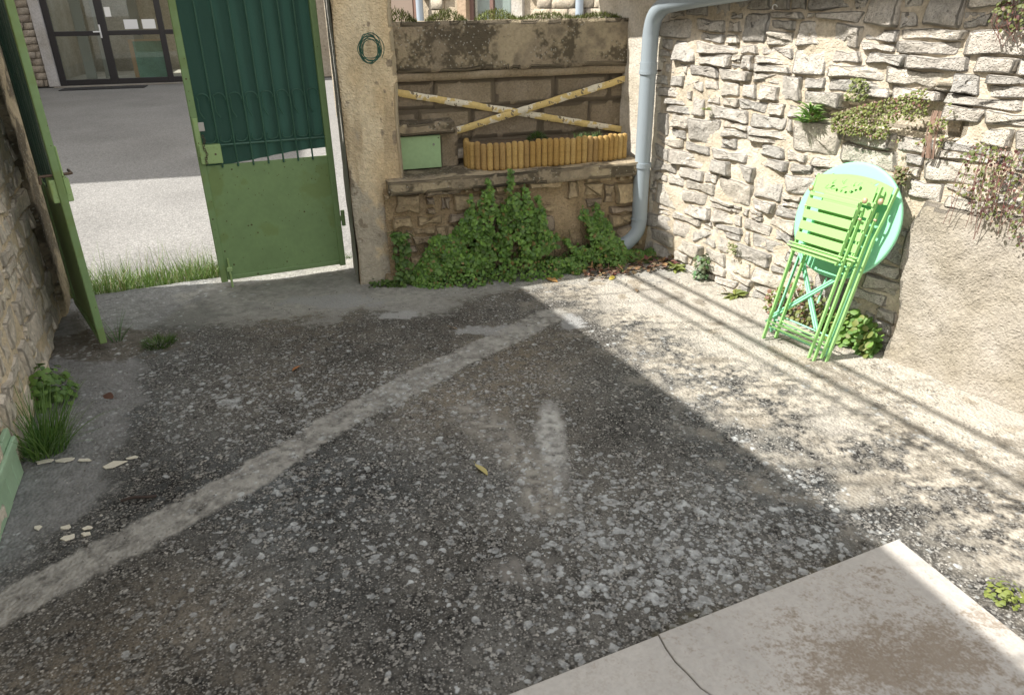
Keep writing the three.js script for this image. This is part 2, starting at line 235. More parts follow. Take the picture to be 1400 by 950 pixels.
// outlines of stones in rough courses over [a0,a1] x [y0,y1]; `keep(a, y)` says where stones lie
function courses(seed, a0, a1, y0, y1, hMin, hMax, wMin, wMax, keep, joint = 0.008, lean = 0) {
  const r = rng(seed), rows = [y0]; while (rows[rows.length - 1] < y1 - hMin * 0.6) rows.push(Math.min(y1, rows[rows.length - 1] + between(r, hMin, hMax)));
  const yAt = (k, a) => rows[k] + (k && k < rows.length - 1 ? 0.05 * (fb(a * 1.6, k * 5.3, seed, 2) - 0.5) + 0.02 * (vn(a * 7, k * 3.1, seed + 4) - 0.5) : 0) + lean * (a - a0), out = [];
  const used = rows.map(() => []);
  for (let k = 0; k + 1 < rows.length; k++) {
    let a = a0 - between(r, 0, wMax * 0.5);
    while (a < a1) {
      const hit = used[k].find(([s, e]) => a >= s - 0.02 && a < e - 0.01); if (hit) { a = hit[1]; continue; }
      const next = used[k].filter(([s]) => s > a).reduce((m, [s]) => Math.min(m, s), 1e9);
      let w = between(r, wMin, wMax) * (r() < 0.2 ? 0.55 : 1); let b = Math.min(a + w, next); if (next - b < wMin * 0.5) b = next; if (b > a1 + wMax) b = a1 + wMax;
      const h = rows[k + 1] - rows[k]; let top = k + 1;
      if (k + 2 < rows.length && r() < 0.13 && b - a < wMax * 0.9 && b - a > wMin * 0.9 && !used[k + 1].some(([s, e]) => a < e && b > s)) { top = k + 2; used[k + 1].push([a, b]); }
      const split = top === k + 1 && h > hMin * 1.45 && r() < 0.4;
      const s0 = between(r, -0.02, 0.02), s1 = between(r, -0.02, 0.02), mid = between(r, 0.4, 0.6);
      const quad = (lo, hi) => { const pts = [], yl = x => mix(yAt(k, x), yAt(top, x), lo), yh = x => mix(yAt(k, x), yAt(top, x), hi), N = 6, M = 4; for (let i = 0; i < N; i++) { const x = mix(a, b, i / N); pts.push([x, yl(x)]); } for (let i = 0; i < M; i++) pts.push([b + s1 * (i / M), mix(yl(b), yh(b), i / M)]); for (let i = 0; i < N; i++) { const x = mix(b + s1, a + s0, i / N); pts.push([x, yh(x)]); } for (let i = 0; i < M; i++) pts.push([mix(a + s0, a, i / M), mix(yh(a), yl(a), i / M)]); return pts; };
      for (const pts of split ? [quad(0, mid), quad(mid, 1)] : [quad(0, 1)]) {
        const cx = pts.reduce((s, p) => s + p[0], 0) / pts.length, cy = pts.reduce((s, p) => s + p[1], 0) / pts.length;
        if (!keep(cx, cy)) continue;
        const id = Math.floor(r() * 1e5), g = joint * between(r, 0.6, 1.8);
        let q = pts.map(([x, y], i) => { const L = Math.hypot(x - cx, y - cy) || 1, n = (vn(x * 16, y * 16, id) - 0.5) * 0.022 + (vn(x * 40, y * 40, id + 3) - 0.5) * 0.010; const k2 = Math.max(0.4, 1 - (g + Math.max(0, n) + 0.002) / L); return [cx + (x - cx) * k2, cy + (y - cy) * k2]; });
        for (let c = 0; c < 1; c++) q = q.flatMap((p, i) => { const m2 = q[(i + 1) % q.length]; return [[p[0] * 0.75 + m2[0] * 0.25, p[1] * 0.75 + m2[1] * 0.25], [p[0] * 0.25 + m2[0] * 0.75, p[1] * 0.25 + m2[1] * 0.75]]; });
        out.push({ q, cx, cy, id, size: (b - a) * (h) });
      }
      a = b;
    }
  }
  return out;
}
// one stone with a split, uneven face standing `proud` of the wall plane
function stoneGeo({ q, cx, cy, id }, proud, back = 0.05, wild = 1) {
  const rings = [1, 1.0, 0.95, 0.86, 0.66, 0.4, 0.16], n = q.length, pos = [], idx = [], r = rng(id), tx = between(r, -0.22, 0.22) * wild, ty = between(r, -0.3, 0.22) * wild;
  const ledge = between(r, -0.3, 0.5), ldir = between(r, 0, 6.28), lamp = r() < 0.55 ? between(r, 0.006, 0.016) * wild : 0;
  const face = (x, y) => { const u = x - cx, v = y - cy; return proud + clamp(tx * u + ty * v, -0.02, 0.02) + 0.032 * wild * (fb(x * 11, y * 13, id, 4) - 0.5) + 0.012 * wild * Math.abs(fb(x * 26, y * 34, id + 7, 3) - 0.5) + (u * Math.cos(ldir) + v * Math.sin(ldir) * 1.6 > ledge * 0.05 ? -lamp : 0); };
  rings.forEach((k, ri) => { for (let i = 0; i < n; i++) { const x = cx + (q[i][0] - cx) * k, y = cy + (q[i][1] - cy) * k, f = face(x, y); pos.push(x, y, ri === 0 ? -back : ri === 1 ? mix(-back, f, 0.62) : ri === 2 ? f - 0.007 : f); } });
  pos.push(cx, cy, face(cx, cy)); const c = rings.length * n;
  for (let k = 0; k + 1 < rings.length; k++) for (let i = 0; i < n; i++) { const a = k * n + i, b = k * n + (i + 1) % n, d = a + n, e = b + n; idx.push(a, b, e, a, e, d); }
  for (let i = 0; i < n; i++) idx.push((rings.length - 1) * n + i, (rings.length - 1) * n + (i + 1) % n, c);
  const g = new THREE.BufferGeometry(); g.setAttribute('position', new THREE.Float32BufferAttribute(pos, 3)); g.setIndex(idx); g.computeVertexNormals();
  return metreUV(g, r() * 3, r() * 3);
}
// mortar bed: an uneven sheet, a little proud here and hollow there
function bed(a0, a1, y0, y1, res, amp, seed, base = 0, fn = null) {
  const g = new THREE.PlaneGeometry(a1 - a0, y1 - y0, Math.round((a1 - a0) / res), Math.round((y1 - y0) / res)).translate((a0 + a1) / 2, (y0 + y1) / 2, 0), p = g.attributes.position;
  for (let i = 0; i < p.count; i++) { const x = p.getX(i), y = p.getY(i); p.setZ(i, base + amp * 2.4 * (fb(x * 6, y * 7, seed, 4) - 0.5) + amp * 0.8 * (fb(x * 30, y * 30, seed + 3, 2) - 0.5) + (fn ? fn(x, y) : 0)); }
  g.computeVertexNormals(); return metreUV(g, seed * 0.31, seed * 0.17);
}
const plasterMat = (c, metres = 0.8, bump = 0.006) => mat(lin(...c), { map: scaled(T.plaster, metres), bumpMap: scaled(T.plasterBump, metres * 0.7), bumpScale: bump, roughness: 0.95 });

// ---- the sunlit dry limestone wall with its plastered corner, patch and eaves
const wallR = thing('limestone_wall', 'sunlit grey limestone rubble wall that the green chairs and table lean on', 'wall', [1.10, 0, -4.66], R(-60.4));
const onR = (a, y, z = 0) => wallR.localToWorld(V(a, y, z)); wallR.updateMatrixWorld(true);
{
  const ledge = (a, y) => a > 0.93 && a < 1.66 && y > 1.03 && y < 1.09 + 0.16 * clamp((a - 0.9) / 0.7);
  const patch = (a, y) => a > 1.56 + 0.04 * Math.sin(y * 9) && y < 0.80;
  const list = courses(7, -0.2, 2.45, 0.0, 1.86, 0.05, 0.105, 0.10, 0.36, (a, y) => !ledge(a, y) && !patch(a - 0.03, y + 0.03), 0.003, -0.004).sort((p, q) => q.size - p.size);
  const ms = stoneMats([[0.64, 0.61, 0.56], [0.58, 0.56, 0.52], [0.70, 0.665, 0.61], [0.53, 0.515, 0.485], [0.67, 0.63, 0.56], [0.61, 0.585, 0.545]]);
  const r = rng(3);
  list.slice(0, 298).forEach(s => mesh('stone', stoneGeo(s, between(r, 0.002, 0.014) + (r() < 0.1 ? 0.012 : 0), 0.05, 0.75), ms[Math.floor(r() * ms.length)], wallR));
  const rest = list.slice(298).map(s => stoneGeo(s, between(r, 0.004, 0.03))); if (rest.length) mesh('small_stones', mergeGeometries(rest), ms[0], wallR).userData.kind = 'stuff';
  mesh('mortar', bed(-0.32, 3.6, -0.05, 2.25, 0.02, 0.009, 19, -0.004, (a, y) => ledge(a, y) ? -0.05 : 0), plasterMat([0.76, 0.69, 0.58], 0.7, 0.008), wallR);
  mesh('wall_core', box(4.3, 2.3, 0.4, 1.45, 1.1, -0.29), plasterMat([0.6, 0.52, 0.42]), wallR);
  mesh('corner_plaster', bed(-0.95, -0.24, -0.05, 2.25, 0.02, 0.008, 23, 0.012, a => a > -0.27 ? -0.02 : 0), plasterMat([0.74, 0.70, 0.62], 0.6, 0.006), wallR);
  // cement patch over the foot of the wall
  const f = (a, y) => { const e = Math.min(a - (1.565 + 0.035 * Math.sin(y * 9) + 0.03 * (fb(y * 8, 2, 5, 3) - 0.5)), 0.80 + 0.05 * (fb(a * 5, 7, 9, 3) - 0.5) - y); return e < 0 ? -0.09 + 0.04 * Math.max(e, -0.3) : 0.055 * clamp(e / 0.03) + 0.035 * clamp((0.8 - y) / 0.8) - 0.02; };
  mesh('cement_patch', bed(1.5, 3.6, -0.04, 0.88, 0.018, 0.013, 29, 0, f), plasterMat([0.46, 0.43, 0.38], 0.7, 0.010), wallR);
  // eaves above the picture: boards and a row of tiles whose shade lies on the top of the wall
  mesh('eaves', box(5.2, 0.06, 1.10, 1.6, 2.2, 0.06), mat(lin(0.2, 0.15, 0.1)), wallR).rotation.z = 0.045;
}
T.moss = colourTex(768, (u, v) => {                               // old concrete under algae, lichen and moss, 1.6 m across
  const a = fb(u * 6, v * 6, 301, 5, 6), b = fb(u * 22, v * 22, 305, 4, 22), f = fb(u * 110, v * 110, 309, 2, 110), [d, , id] = cell(u * 90, v * 90, 311, 90);
  let t = 0.26 * (0.5 + 1.0 * b); const c = [t * 1.12, t * 0.92, t * 0.64];
  const k = step(0.48, 0.66, fb(u * 5 + 3, v * 5, 331, 4, 5) + 0.4 * (b - 0.5)); over(c, [0.42, 0.35, 0.23], 0.65 * k);
  const m = step(0.34, 0.64, a + 0.7 * (b - 0.5) + 0.35 * (f - 0.5)); over(c, [0.06, 0.048, 0.03], 0.9 * m);
  if (id > 0.8 && d < 0.3 && m > 0.1) over(c, [0.42, 0.41, 0.36], 0.6 * step(0.3, 0.15, d));
  return c.map(x => clamp(x * (0.8 + 0.4 * f)));
});
const mossMat = mat(lin(1, 1, 1), { map: scaled(T.moss, 1.6), bumpMap: scaled(T.plasterBump, 0.5), bumpScale: 0.009 });
// ---- house wall of rubble in the shade, with the roof whose edge draws the shade over the yard
const ROOF = [[-2.34, -3.87], [-1.23, -1.48], [-0.02, 2.5], [-6, 5], [-7.2, -2.12], [-2.77, -4.26]];
const house = thing('roadside_house', 'rough rubble house wall in shade beside the open gate leaf', 'house', [-1.35, 0, -1.11], R(114.2));
{
  const list = courses(31, 0.75, 3.1, 0.0, 1.75, 0.08, 0.17, 0.12, 0.30, () => true, 0.010, 0.002);
  const ms = stoneMats([[0.86, 0.78, 0.65], [0.80, 0.73, 0.62], [0.88, 0.81, 0.69], [0.74, 0.68, 0.59]], 0.007), r = rng(37);
  list.forEach(s => mesh('stone', stoneGeo(s, between(r, 0.006, 0.024), 0.05, 0.45), ms[Math.floor(r() * ms.length)], house));
  mesh('mortar', bed(-0.6, 3.44, -0.05, 2.8, 0.025, 0.012, 41, 0.003), plasterMat([0.88, 0.76, 0.57], 0.7, 0.008), house);
  mesh('corner_render', bed(3.02, 3.45, -0.05, 2.4, 0.02, 0.012, 43, 0.04, a => a < 3.05 ? -0.03 : 0), mossMat, house);  // moss texture, its dark colour also carrying the deep shade of the corner
  const L = (x, z) => { const v = house.worldToLocal(V(x, 0, z)); return [v.x, v.z]; }; house.updateMatrixWorld(true);
  mesh('wall_core', prism([[-1, -0.03], L(-2.79, -4.27), L(-7.2, -2.17), L(-5.2, 3.5)], -0.05, 2.8), plasterMat([0.6, 0.5, 0.38]), house);
  mesh('roof', prism(ROOF.map(([x, z]) => L(x, z)), 2.82, 2.9), mat(lin(0.35, 0.17, 0.1)), house);
}

// ---------------------------------------------------------------- terrace with planter, between the pillar and the limestone wall
const TX = R(17), TP = [-0.66, 0, -4.40];
const terrace = thing('terrace_wall', 'low rubble terrace with concrete shelf and mossy beam between pillar and downpipe', 'wall', TP, TX); terrace.updateMatrixWorld(true);
{
  const r = rng(51), warm = stoneMats([[0.50, 0.40, 0.26], [0.44, 0.36, 0.25], [0.55, 0.44, 0.28], [0.40, 0.33, 0.25]], 0.014);
  courses(53, -0.06, 1.62, 0, 0.575, 0.055, 0.13, 0.08, 0.26, (a, y) => a > -0.12 && a < 1.64 && !(a > 0.93 && a < 1.22 && y > 0.08 && y < 0.5), 0.012).forEach(s => mesh('stone', stoneGeo(s, between(r, -0.005, 0.03), 0.05, 1.1), warm[Math.floor(r() * 4)], terrace));
  mesh('mortar', bed(-0.1, 1.7, -0.05, 0.6, 0.02, 0.016, 57, -0.022, (a, y) => 0.04 * Math.exp(-Math.pow((a - 1.07) / 0.16, 2) - Math.pow((y - 0.3) / 0.25, 2))), plasterMat([0.46, 0.36, 0.23], 0.6, 0.014), terrace);
  mesh('terrace_core', box(1.9, 0.6, 0.8, 0.85, 0.27, -0.46), plasterMat([0.4, 0.3, 0.2]), terrace);
  mesh('shelf', wornBlock(1.68, 0.084, 0.42, 0.76, 0.61, -0.17, 0.007, 0.022, 61, 8), mossMat, terrace);
  // wall of concrete blocks above the shelf
  const bm = [0, 1, 2].map(k => plasterMat([[0.38, 0.32, 0.24], [0.34, 0.285, 0.21], [0.42, 0.355, 0.26]][k], 0.5, 0.012));
  const rowsY = [0.655, 0.80, 1.0, 1.172]; const cuts = [[-0.05, 0.40, 0.86, 1.22, 1.7], [-0.05, 0.2, 0.55, 1.02, 1.36, 1.7], [-0.05, 0.31, 0.71, 1.12, 1.5, 1.7]];
  cuts.forEach((c, k) => { for (let i = 0; i + 1 < c.length; i++) { const w = c[i + 1] - c[i] - 0.003, h = rowsY[k + 1] - rowsY[k] - 0.003; mesh('concrete_block', wornBlock(w, h, 0.18, (c[i] + c[i + 1]) / 2, (rowsY[k] + rowsY[k + 1]) / 2, -0.455 + between(r, -0.004, 0.004), 0.0035, 0.025, 70 + k * 9 + i, 12), bm[Math.floor(r() * 3)], terrace); } });
  mesh('block_mortar', bed(-0.08, 1.72, 0.6, 1.25, 0.03, 0.003, 91, -0.370), plasterMat([0.42, 0.36, 0.27], 0.5, 0.008), terrace);
  mesh('string_course', wornBlock(1.75, 0.048, 0.22, 0.8, 1.196, -0.445, 0.004, 0.02, 93, 6), plasterMat([0.40, 0.33, 0.23], 0.5, 0.01), terrace);
  mesh('capping_beam', wornBlock(1.76, 0.285, 0.26, 0.80, 1.364, -0.46, 0.009, 0.025, 95, 7), mossMat, terrace);
  mesh('stone_ledge', wornBlock(0.40, 0.075, 0.2, 0.20, 0.905, -0.31, 0.009, 0.02, 97, 12), mossMat, terrace);
  mesh('end_stub', wornBlock(0.12, 0.06, 0.05, 0.49, 0.72, -0.345, 0.004, 0.02, 99, 18), plasterMat([0.66, 0.6, 0.5]), terrace);
  mesh('side_pier', wornBlock(0.12, 0.25, 0.12, 0.37, 0.765, -0.345, 0.008, 0.02, 101, 12), plasterMat([0.44, 0.37, 0.27], 0.4, 0.012), terrace);
}
// crossed painted laths nailed to the block wall
T.flake = colourTex(512, (u, v) => { const a = fb(u * 7, v * 7, 401, 5, 7), b = fb(u * 30, v * 30, 405, 3, 30); const c = [0.66, 0.50, 0.20]; over(c, [0.72, 0.66, 0.52], step(0.5, 0.56, a + 0.3 * (b - 0.5))); over(c, [0.2, 0.16, 0.1], step(0.64, 0.68, b * 0.6 + 0.4 * fb(u * 12, v * 12, 411, 3, 12))); return c.map(x => x * (0.85 + 0.3 * b)); });
const flakeMat = mat(lin(1, 1, 1), { map: scaled(T.flake, 0.5), bumpMap: scaled(T.plasterBump, 0.4), bumpScale: 0.004, roughness: 0.7 });
for (const [a, b, z, label] of [[[0.0, 1.125, 0], [1.62, 0.80, 0], -0.352, 'flaking yellow lath sloping down from the pillar towards the downpipe'], [[0.36, 0.845, 0], [1.62, 1.135, 0], -0.337, 'flaking yellow lath rising towards the downpipe, crossing over the other']]) {
  const L = Math.hypot(b[0] - a[0], b[1] - a[1]); const g = wornBlock(L, 0.042, 0.013, 0, 0, 0, 0.0035, 0.018, z < -0.35 ? 111 : 113, 22);
  const o = mesh('painted_lath', g, flakeMat); tag(o, label, 'lath', 'crossed laths on the terrace wall');
  o.position.copy(terrace.localToWorld(V((a[0] + b[0]) / 2, (a[1] + b[1]) / 2, z))); o.rotation.set(0, TX, Math.atan2(b[1] - a[1], b[0] - a[0]), 'YXZ');
}
const steel = (c, o = {}) => mat(lin(...c), { roughness: 0.45, ...o });
T.paint = colourTex(512, (u, v) => { const a = fb(u * 4, v * 4, 501, 5, 4), b = fb(u * 50, v * 50, 503, 2, 50), [d, , id] = cell(u * 30, v * 30, 507, 30); let t = 0.88 + 0.25 * (a - 0.5) + 0.12 * (b - 0.5); const c = [t, t, t * 0.97]; if (id > 0.975 && d < 0.14) over(c, [0.18, 0.09, 0.05], 0.85); if (id < 0.03 && d < 0.22) over(c, [1, 1, 0.95], 0.4); return c; });
const painted = (c, rough = 0.5) => mat(lin(...c), { map: scaled(T.paint, 0.9), bumpMap: scaled(T.plasterBump, 0.8), bumpScale: 0.0012, roughness: rough });
{ // meter cupboard under the stone ledge
  const t = thing('meter_cupboard', 'small pale green metal cupboard under the stone ledge beside the pillar', 'cupboard', terrace.localToWorld(V(0.145, 0.655, -0.30)).toArray(), TX);
  const green = painted([0.34, 0.50, 0.27], 0.55);
  const door = mesh('door', rbox(0.27, 0.20, 0.016, 0.03, 0.105, 0.058, 0.004), green, t);
  mesh('case', box(0.28, 0.205, 0.1, 0.025, 0.104, -0.004), painted([0.16, 0.24, 0.14]), t);
  mesh('lock', new THREE.CylinderGeometry(0.007, 0.007, 0.008, 12).rotateX(Math.PI / 2).translate(0.12, 0.15, 0.069), steel([0.25, 0.25, 0.22], { metalness: 0.8 }), door);
  mesh('hinge', rod([-0.10, 0.03, 0.068], [-0.10, 0.18, 0.068], 0.005), green, door);
}
{ // palisade edging of the planter
  const path = new THREE.CatmullRomCurve3([V(0.50, 0, -0.33), V(0.475, 0, -0.22), V(0.51, 0, -0.11), V(0.60, 0, -0.065), V(0.8, 0, -0.06), V(1.1, 0, -0.065), V(1.35, 0, -0.085), V(1.53, 0, -0.13)]);
  const t = thing('log_planter', 'curved planter of upright ochre half-log edging on the concrete shelf', 'planter', terrace.localToWorld(V(0, 0.652, 0)).toArray(), TX), r = rng(131);
  const ochre = [[0.66, 0.44, 0.15], [0.60, 0.39, 0.13], [0.70, 0.49, 0.19], [0.55, 0.37, 0.15]].map(c => mat(lin(...c), { map: scaled(T.plaster, 0.4), bumpMap: scaled(T.plasterBump, 0.2), bumpScale: 0.003, roughness: 0.8 }));
  const logs = [0, 1, 2].map(k => { const g = new THREE.LatheGeometry([[0, 0], [0.0185, 0], [0.0195, 0.02], [0.019, 0.08 + 0.01 * k], [0.0198, 0.14], [0.0188, 0.158], [0.014, 0.167], [0.006, 0.170], [0, 0.1705]].map(p => new THREE.Vector2(...p)), 14); rough(g, 0.0012, 40, 140 + k); return metreUV(g, k, k); });
  const n = 33;
  for (let i = 0; i < n; i++) { const p = path.getPointAt(i / (n - 1)), o = mesh('log', logs[i % 3], ochre[Math.floor(r() * 4)], t); o.position.set(p.x + between(r, -0.001, 0.001), 0, p.z + between(r, -0.003, 0.003)); o.scale.y = between(r, 0.95, 1.03); o.rotation.y = r() * 6; }
  const s = path.getPoints(40).map(p => [p.x, p.z]); s.push([1.55, -0.36], [0.5, -0.36]);
  mesh('soil', rough(prism(s, 0.002, 0.135), 0.006, 20, 5), plasterMat([0.2, 0.15, 0.1], 0.3, 0.01), t);
}
// ---------------------------------------------------------------- gate pillar
{
  const t = thing('gate_pillar', 'tall ochre plastered pillar carrying the closed gate leaf', 'pillar', [-0.95, 0, -4.36], TX);
  T.pillar = colourTex(1024, (u, v) => {                           // lime plaster over stone: ochre above, bare grey patches, stains and chips; 2.4 m tall
    const y = v * 2.4, x = u * 2.4, a = fb(x * 3, y * 1.6, 601, 5), b = fb(x * 14, y * 10, 605, 4), f = fb(x * 70, y * 60, 609, 2), st = fb(x * 16, y * 2.2, 615, 4);
    const c = [0.60, 0.47, 0.29]; over(c, [0.66, 0.56, 0.39], step(0.42, 0.66, a)); over(c, [0.42, 0.33, 0.21], 0.75 * step(0.52, 0.7, st));
    over(c, [0.38, 0.35, 0.29], 0.8 * step(0.48, 0.6, a + 0.45 * (b - 0.5) + 0.34 * step(0.72, 0.45, y) - 0.27)); over(c, [0.22, 0.18, 0.13], 0.8 * step(0.70, 0.76, b)); 
    return c.map(q => clamp(q * (0.82 + 0.36 * f)));
  });
  const pm = mat(lin(1, 1, 1), { map: scaled(T.pillar, 2.4), bumpMap: scaled(T.plasterBump, 0.5), bumpScale: 0.012 });
  let g = new THREE.BoxGeometry(0.325, 2.21, 0.36, 13, 88, 14).translate(0.1625, 1.085, -0.18); const gp = g.attributes.position;
  for (let i = 0; i < gp.count; i++) if (gp.getY(i) < 0.57 + 0.05 * Math.sin(gp.getX(i) * 40)) gp.setX(i, Math.min(gp.getX(i), 0.245));   // narrower below the terrace shelf
  g.deleteAttribute('uv'); g.deleteAttribute('normal'); g = mergeVertices(g, 1e-5); rough(g, 0.008, 6, 151); mesh('shaft', metreUV(g), pm, t);
  const jamb = mesh('jamb_render', bed(-0.36, -0.004, -0.02, 2.2, 0.03, 0.004, 157, 0.008), plasterMat([0.42, 0.42, 0.41], 0.6, 0.004), t); jamb.rotation.y = -Math.PI / 2; jamb.scale.x = 1;
}
{ // coil of garden wire on the pillar
  const t = thing('wire_coil', 'coil of dark green wire hung on the ochre pillar', 'coil', [-0.762, 1.385, -4.352], TX), r = rng(161), wm = steel([0.02, 0.09, 0.06], { roughness: 0.5 });
  for (let k = 0; k < 9; k++) { const pts = [], rx = between(r, 0.042, 0.062), ry = between(r, 0.055, 0.078), ox = between(r, -0.008, 0.008), oy = between(r, -0.012, 0.008); for (let i = 0; i < 12; i++) { const th = i / 12 * 6.283; pts.push([ox + Math.cos(th) * rx * between(r, 0.93, 1.07), oy + Math.sin(th) * ry * between(r, 0.93, 1.07), 0.016 + 0.012 * r()]); } mesh('loop', tube(pts, 0.0022, 60, 6, true), wm, t); }
  mesh('loose_end', tube([[0.02, 0.08, 0.02], [0.045, 0.062, 0.03], [0.07, 0.03, 0.03], [0.075, -0.01, 0.025], [0.06, -0.05, 0.02]], 0.0022, 30, 6), wm, t);
  mesh('nail', rod([0.008, 0.066, -0.02], [0.0, 0.072, 0.045], 0.004), steel([0.12, 0.1, 0.09], { metalness: 0.7 }), t);
}
// ---------------------------------------------------------------- gate
T.rust = colourTex(512, (u, v) => { const a = fb(u * 5, v * 5, 701, 5, 5), b = fb(u * 40, v * 40, 703, 2, 40), [d, , id] = cell(u * 22, v * 22, 707, 22); const t = 0.9 + 0.22 * (a - 0.5) + 0.1 * (b - 0.5), c = [t, t, t]; if (id > 0.965 && d < 0.05 + 0.16 * b) over(c, [0.25, 0.11, 0.05], 0.9); if (id < 0.06 && d < 0.12) over(c, [1.15, 1.2, 1.1], 0.6); over(c, [0.75, 0.66, 0.4], 0.5 * step(0.62, 0.74, a)); over(c, [0.55, 0.5, 0.42], 0.45 * step(0.56, 0.72, fb(u * 22, v * 3, 717, 4, 1))); if (hash(Math.floor(u * 170), Math.floor(v * 170), 9) > 0.9965) over(c, [0.3, 0.16, 0.08], 0.8); return c; });
const gateGreen = mat(lin(0.22, 0.345, 0.145), { map: scaled(T.rust, 0.8), bumpMap: scaled(T.plasterBump, 0.9), bumpScale: 0.001, roughness: 0.5 });
const gatePale = mat(lin(0.36, 0.52, 0.22), { map: scaled(T.rust, 0.5), roughness: 0.5 });
const barMat = steel([0.035, 0.11, 0.075], { roughness: 0.3 });
const netMat = new THREE.MeshPhysicalMaterial({ color: lin(0.028, 0.085, 0.065), roughness: 0.9, transmission: 0.28, thickness: 0, side: THREE.DoubleSide, bumpMap: scaled(T.plasterBump, 0.25), bumpScale: 0.002 });
const ironMat = mat(lin(0.14, 0.10, 0.075), { roughness: 0.6, metalness: 0.6 });
// a leaf in its own frame: x from the meeting stile at 0 to the hinge stile at w, faces along z
function gateLeaf(t, w, detail) {
  const h = 2.1, s = 0.04;
  mesh('stile', rbox(s, h - 0.03, 0.035, s / 2, h / 2 + 0.02, 0), gateGreen, t); mesh('stile', rbox(s, h - 0.03, 0.035, w - s / 2, h / 2 + 0.02, 0), gateGreen, t);
  mesh('top_rail', rbox(w - 2 * s, 0.035, 0.033, w / 2, h - 0.012, 0), gateGreen, t);
  mesh('bottom_rail', rbox(w - 2 * s, 0.03, 0.033, w / 2, 0.06, -0.002), gateGreen, t);
  const pg = new THREE.PlaneGeometry(w - 2 * s + 0.01, 0.70, 30, 26).translate(w / 2, 0.405, 0.006), p = pg.attributes.position; for (let i = 0; i < p.count; i++) p.setZ(i, p.getZ(i) + 0.007 * (fb(p.getX(i) * 3, p.getY(i) * 3, 811, 2) - 0.5)); pg.computeVertexNormals();
  mesh('sheet_panel', mergeGeometries([metreUV(pg), box(w - 2 * s, 0.70, 0.006, w / 2, 0.405, -0.004)]), gateGreen, t);
  mesh('lower_bar', rod([s, 0.868, 0.004], [w - s, 0.868, 0.004], 0.009), barMat, t); mesh('upper_bar', rod([s, 1.82, 0.004], [w - s, 1.82, 0.004], 0.009), barMat, t);
  const n = 7, pitch = (w - 2 * s) / (n + 1);
  for (let k = 1; k <= n; k++) { const x = s + pitch * k; mesh('vertical_bar', rod([x, 0.74, 0.012], [x, 2.075, 0.012], 0.0055), barMat, t); }
  for (let k = 0; k <= n; k++) {                                    // C-shaped scrolls between the bars
    const x = s + pitch * (k + 0.5), q = pitch * 0.40, arc = (cy, d) => { const pts = []; for (let i = 0; i <= 10; i++) { const th = -0.2 + 3.55 * i / 10; pts.push([x + Math.cos(th) * q * (i > 8 ? 0.75 : 1), cy + d * Math.sin(th) * q * 0.9, 0.012]); } return pts; };
    mesh('scroll', tube([...arc(1.125, 1), [x - q * 0.72, 1.06, 0.012], [x - q * 0.2, 1.02, 0.012]], 0.0038, 26, 5), barMat, t); mesh('scroll', tube(arc(0.915, -1), 0.0038, 20, 5), barMat, t);
  }
  // windbreak net behind the bars, sagging along its lower hem
  const ng = new THREE.PlaneGeometry(w - 2 * s + 0.012, 1.32, 40, 60).translate(w / 2, 1.43, -0.008), np = ng.attributes.position;
  for (let i = 0; i < np.count; i++) { const x = np.getX(i) / w, y = np.getY(i), low = clamp((0.95 - y) / 0.18); np.setY(i, y + low * (-0.02 + 0.065 * step(0.1, 0.95, x) * (1 - 0.2 * x))); np.setZ(i, np.getZ(i) - 0.012 * Math.sin(x * Math.PI * 8) * Math.sin(x * Math.PI * 8) + 0.012 * (fb(x * 3, y * 2.2, 821, 3) - 0.5)); }
  ng.computeVertexNormals(); mesh('shade_net', metreUV(ng), netMat, t);
  const lock = mesh('lock_case', rbox(0.12, 0.11, 0.05, 0.075, 0.825, 0.018), gatePale, t); mesh('lock_plate', rbox(0.028, 0.22, 0.008, 0.022, 0.92, 0.022), gatePale, t);
  mesh('keyhole', new THREE.CylinderGeometry(0.006, 0.006, 0.004, 10).rotateX(Math.PI / 2).translate(0.10, 0.825, 0.044), ironMat, lock);
  if (detail) {
    mesh('latch_plate', rbox(0.045, 0.05, 0.004, 0.045, 0.98, 0.022), steel([0.45, 0.44, 0.42], { metalness: 0.7 }), t);
    const links = []; for (let k = 0; k < 13; k++) links.push(new THREE.TorusGeometry(0.008, 0.0022, 5, 10).scale(0.7, 1, 1).rotateY(k % 2 ? 1.57 : 0.2).translate(0.048 + 0.006 * Math.sin(k), 0.93 - k * 0.0125, 0.05)); mesh('chain', mergeGeometries(links), ironMat, t);
    mesh('drop_bolt', rod([0.06, 0.0, 0.026], [0.06, 0.19, 0.026], 0.007), gatePale, t); mesh('bolt_guide', rbox(0.035, 0.03, 0.03, 0.06, 0.12, 0.022), gatePale, t);
  } else {
    mesh('lock_case', rbox(0.10, 0.11, 0.05, 0.062, 0.825, -0.018), gatePale, t); mesh('handle', mergeGeometries([rod([0.02, 0.90, -0.02], [0.02, 0.90, -0.075], 0.007), rod([0.02, 0.90, -0.072], [0.02, 0.865, -0.075], 0.007), rod([0.02, 0.90, 0.02], [0.02, 0.90, 0.06], 0.007), rod([0.02, 0.90, 0.06], [0.115, 0.90, 0.062], 0.007)].map(g => g)), ironMat, t);
  }
  for (const y of [0.35, 1.75]) mesh('hinge', mergeGeometries([rod([w + 0.018, y - 0.05, 0], [w + 0.018, y + 0.05, 0], 0.013), box(0.03, 0.03, 0.02, w + 0.006, y, 0)].map(g => { g = g.index ? g.toNonIndexed() : g; return g; })), gateGreen, t);
}
gateLeaf(thing('gate_leaf', 'closed green metal gate leaf with dark net, hung on the ochre pillar', 'gate', [-1.825, 0, -4.352], R(23.6), 'leaves of the green gate'), 0.785, true);
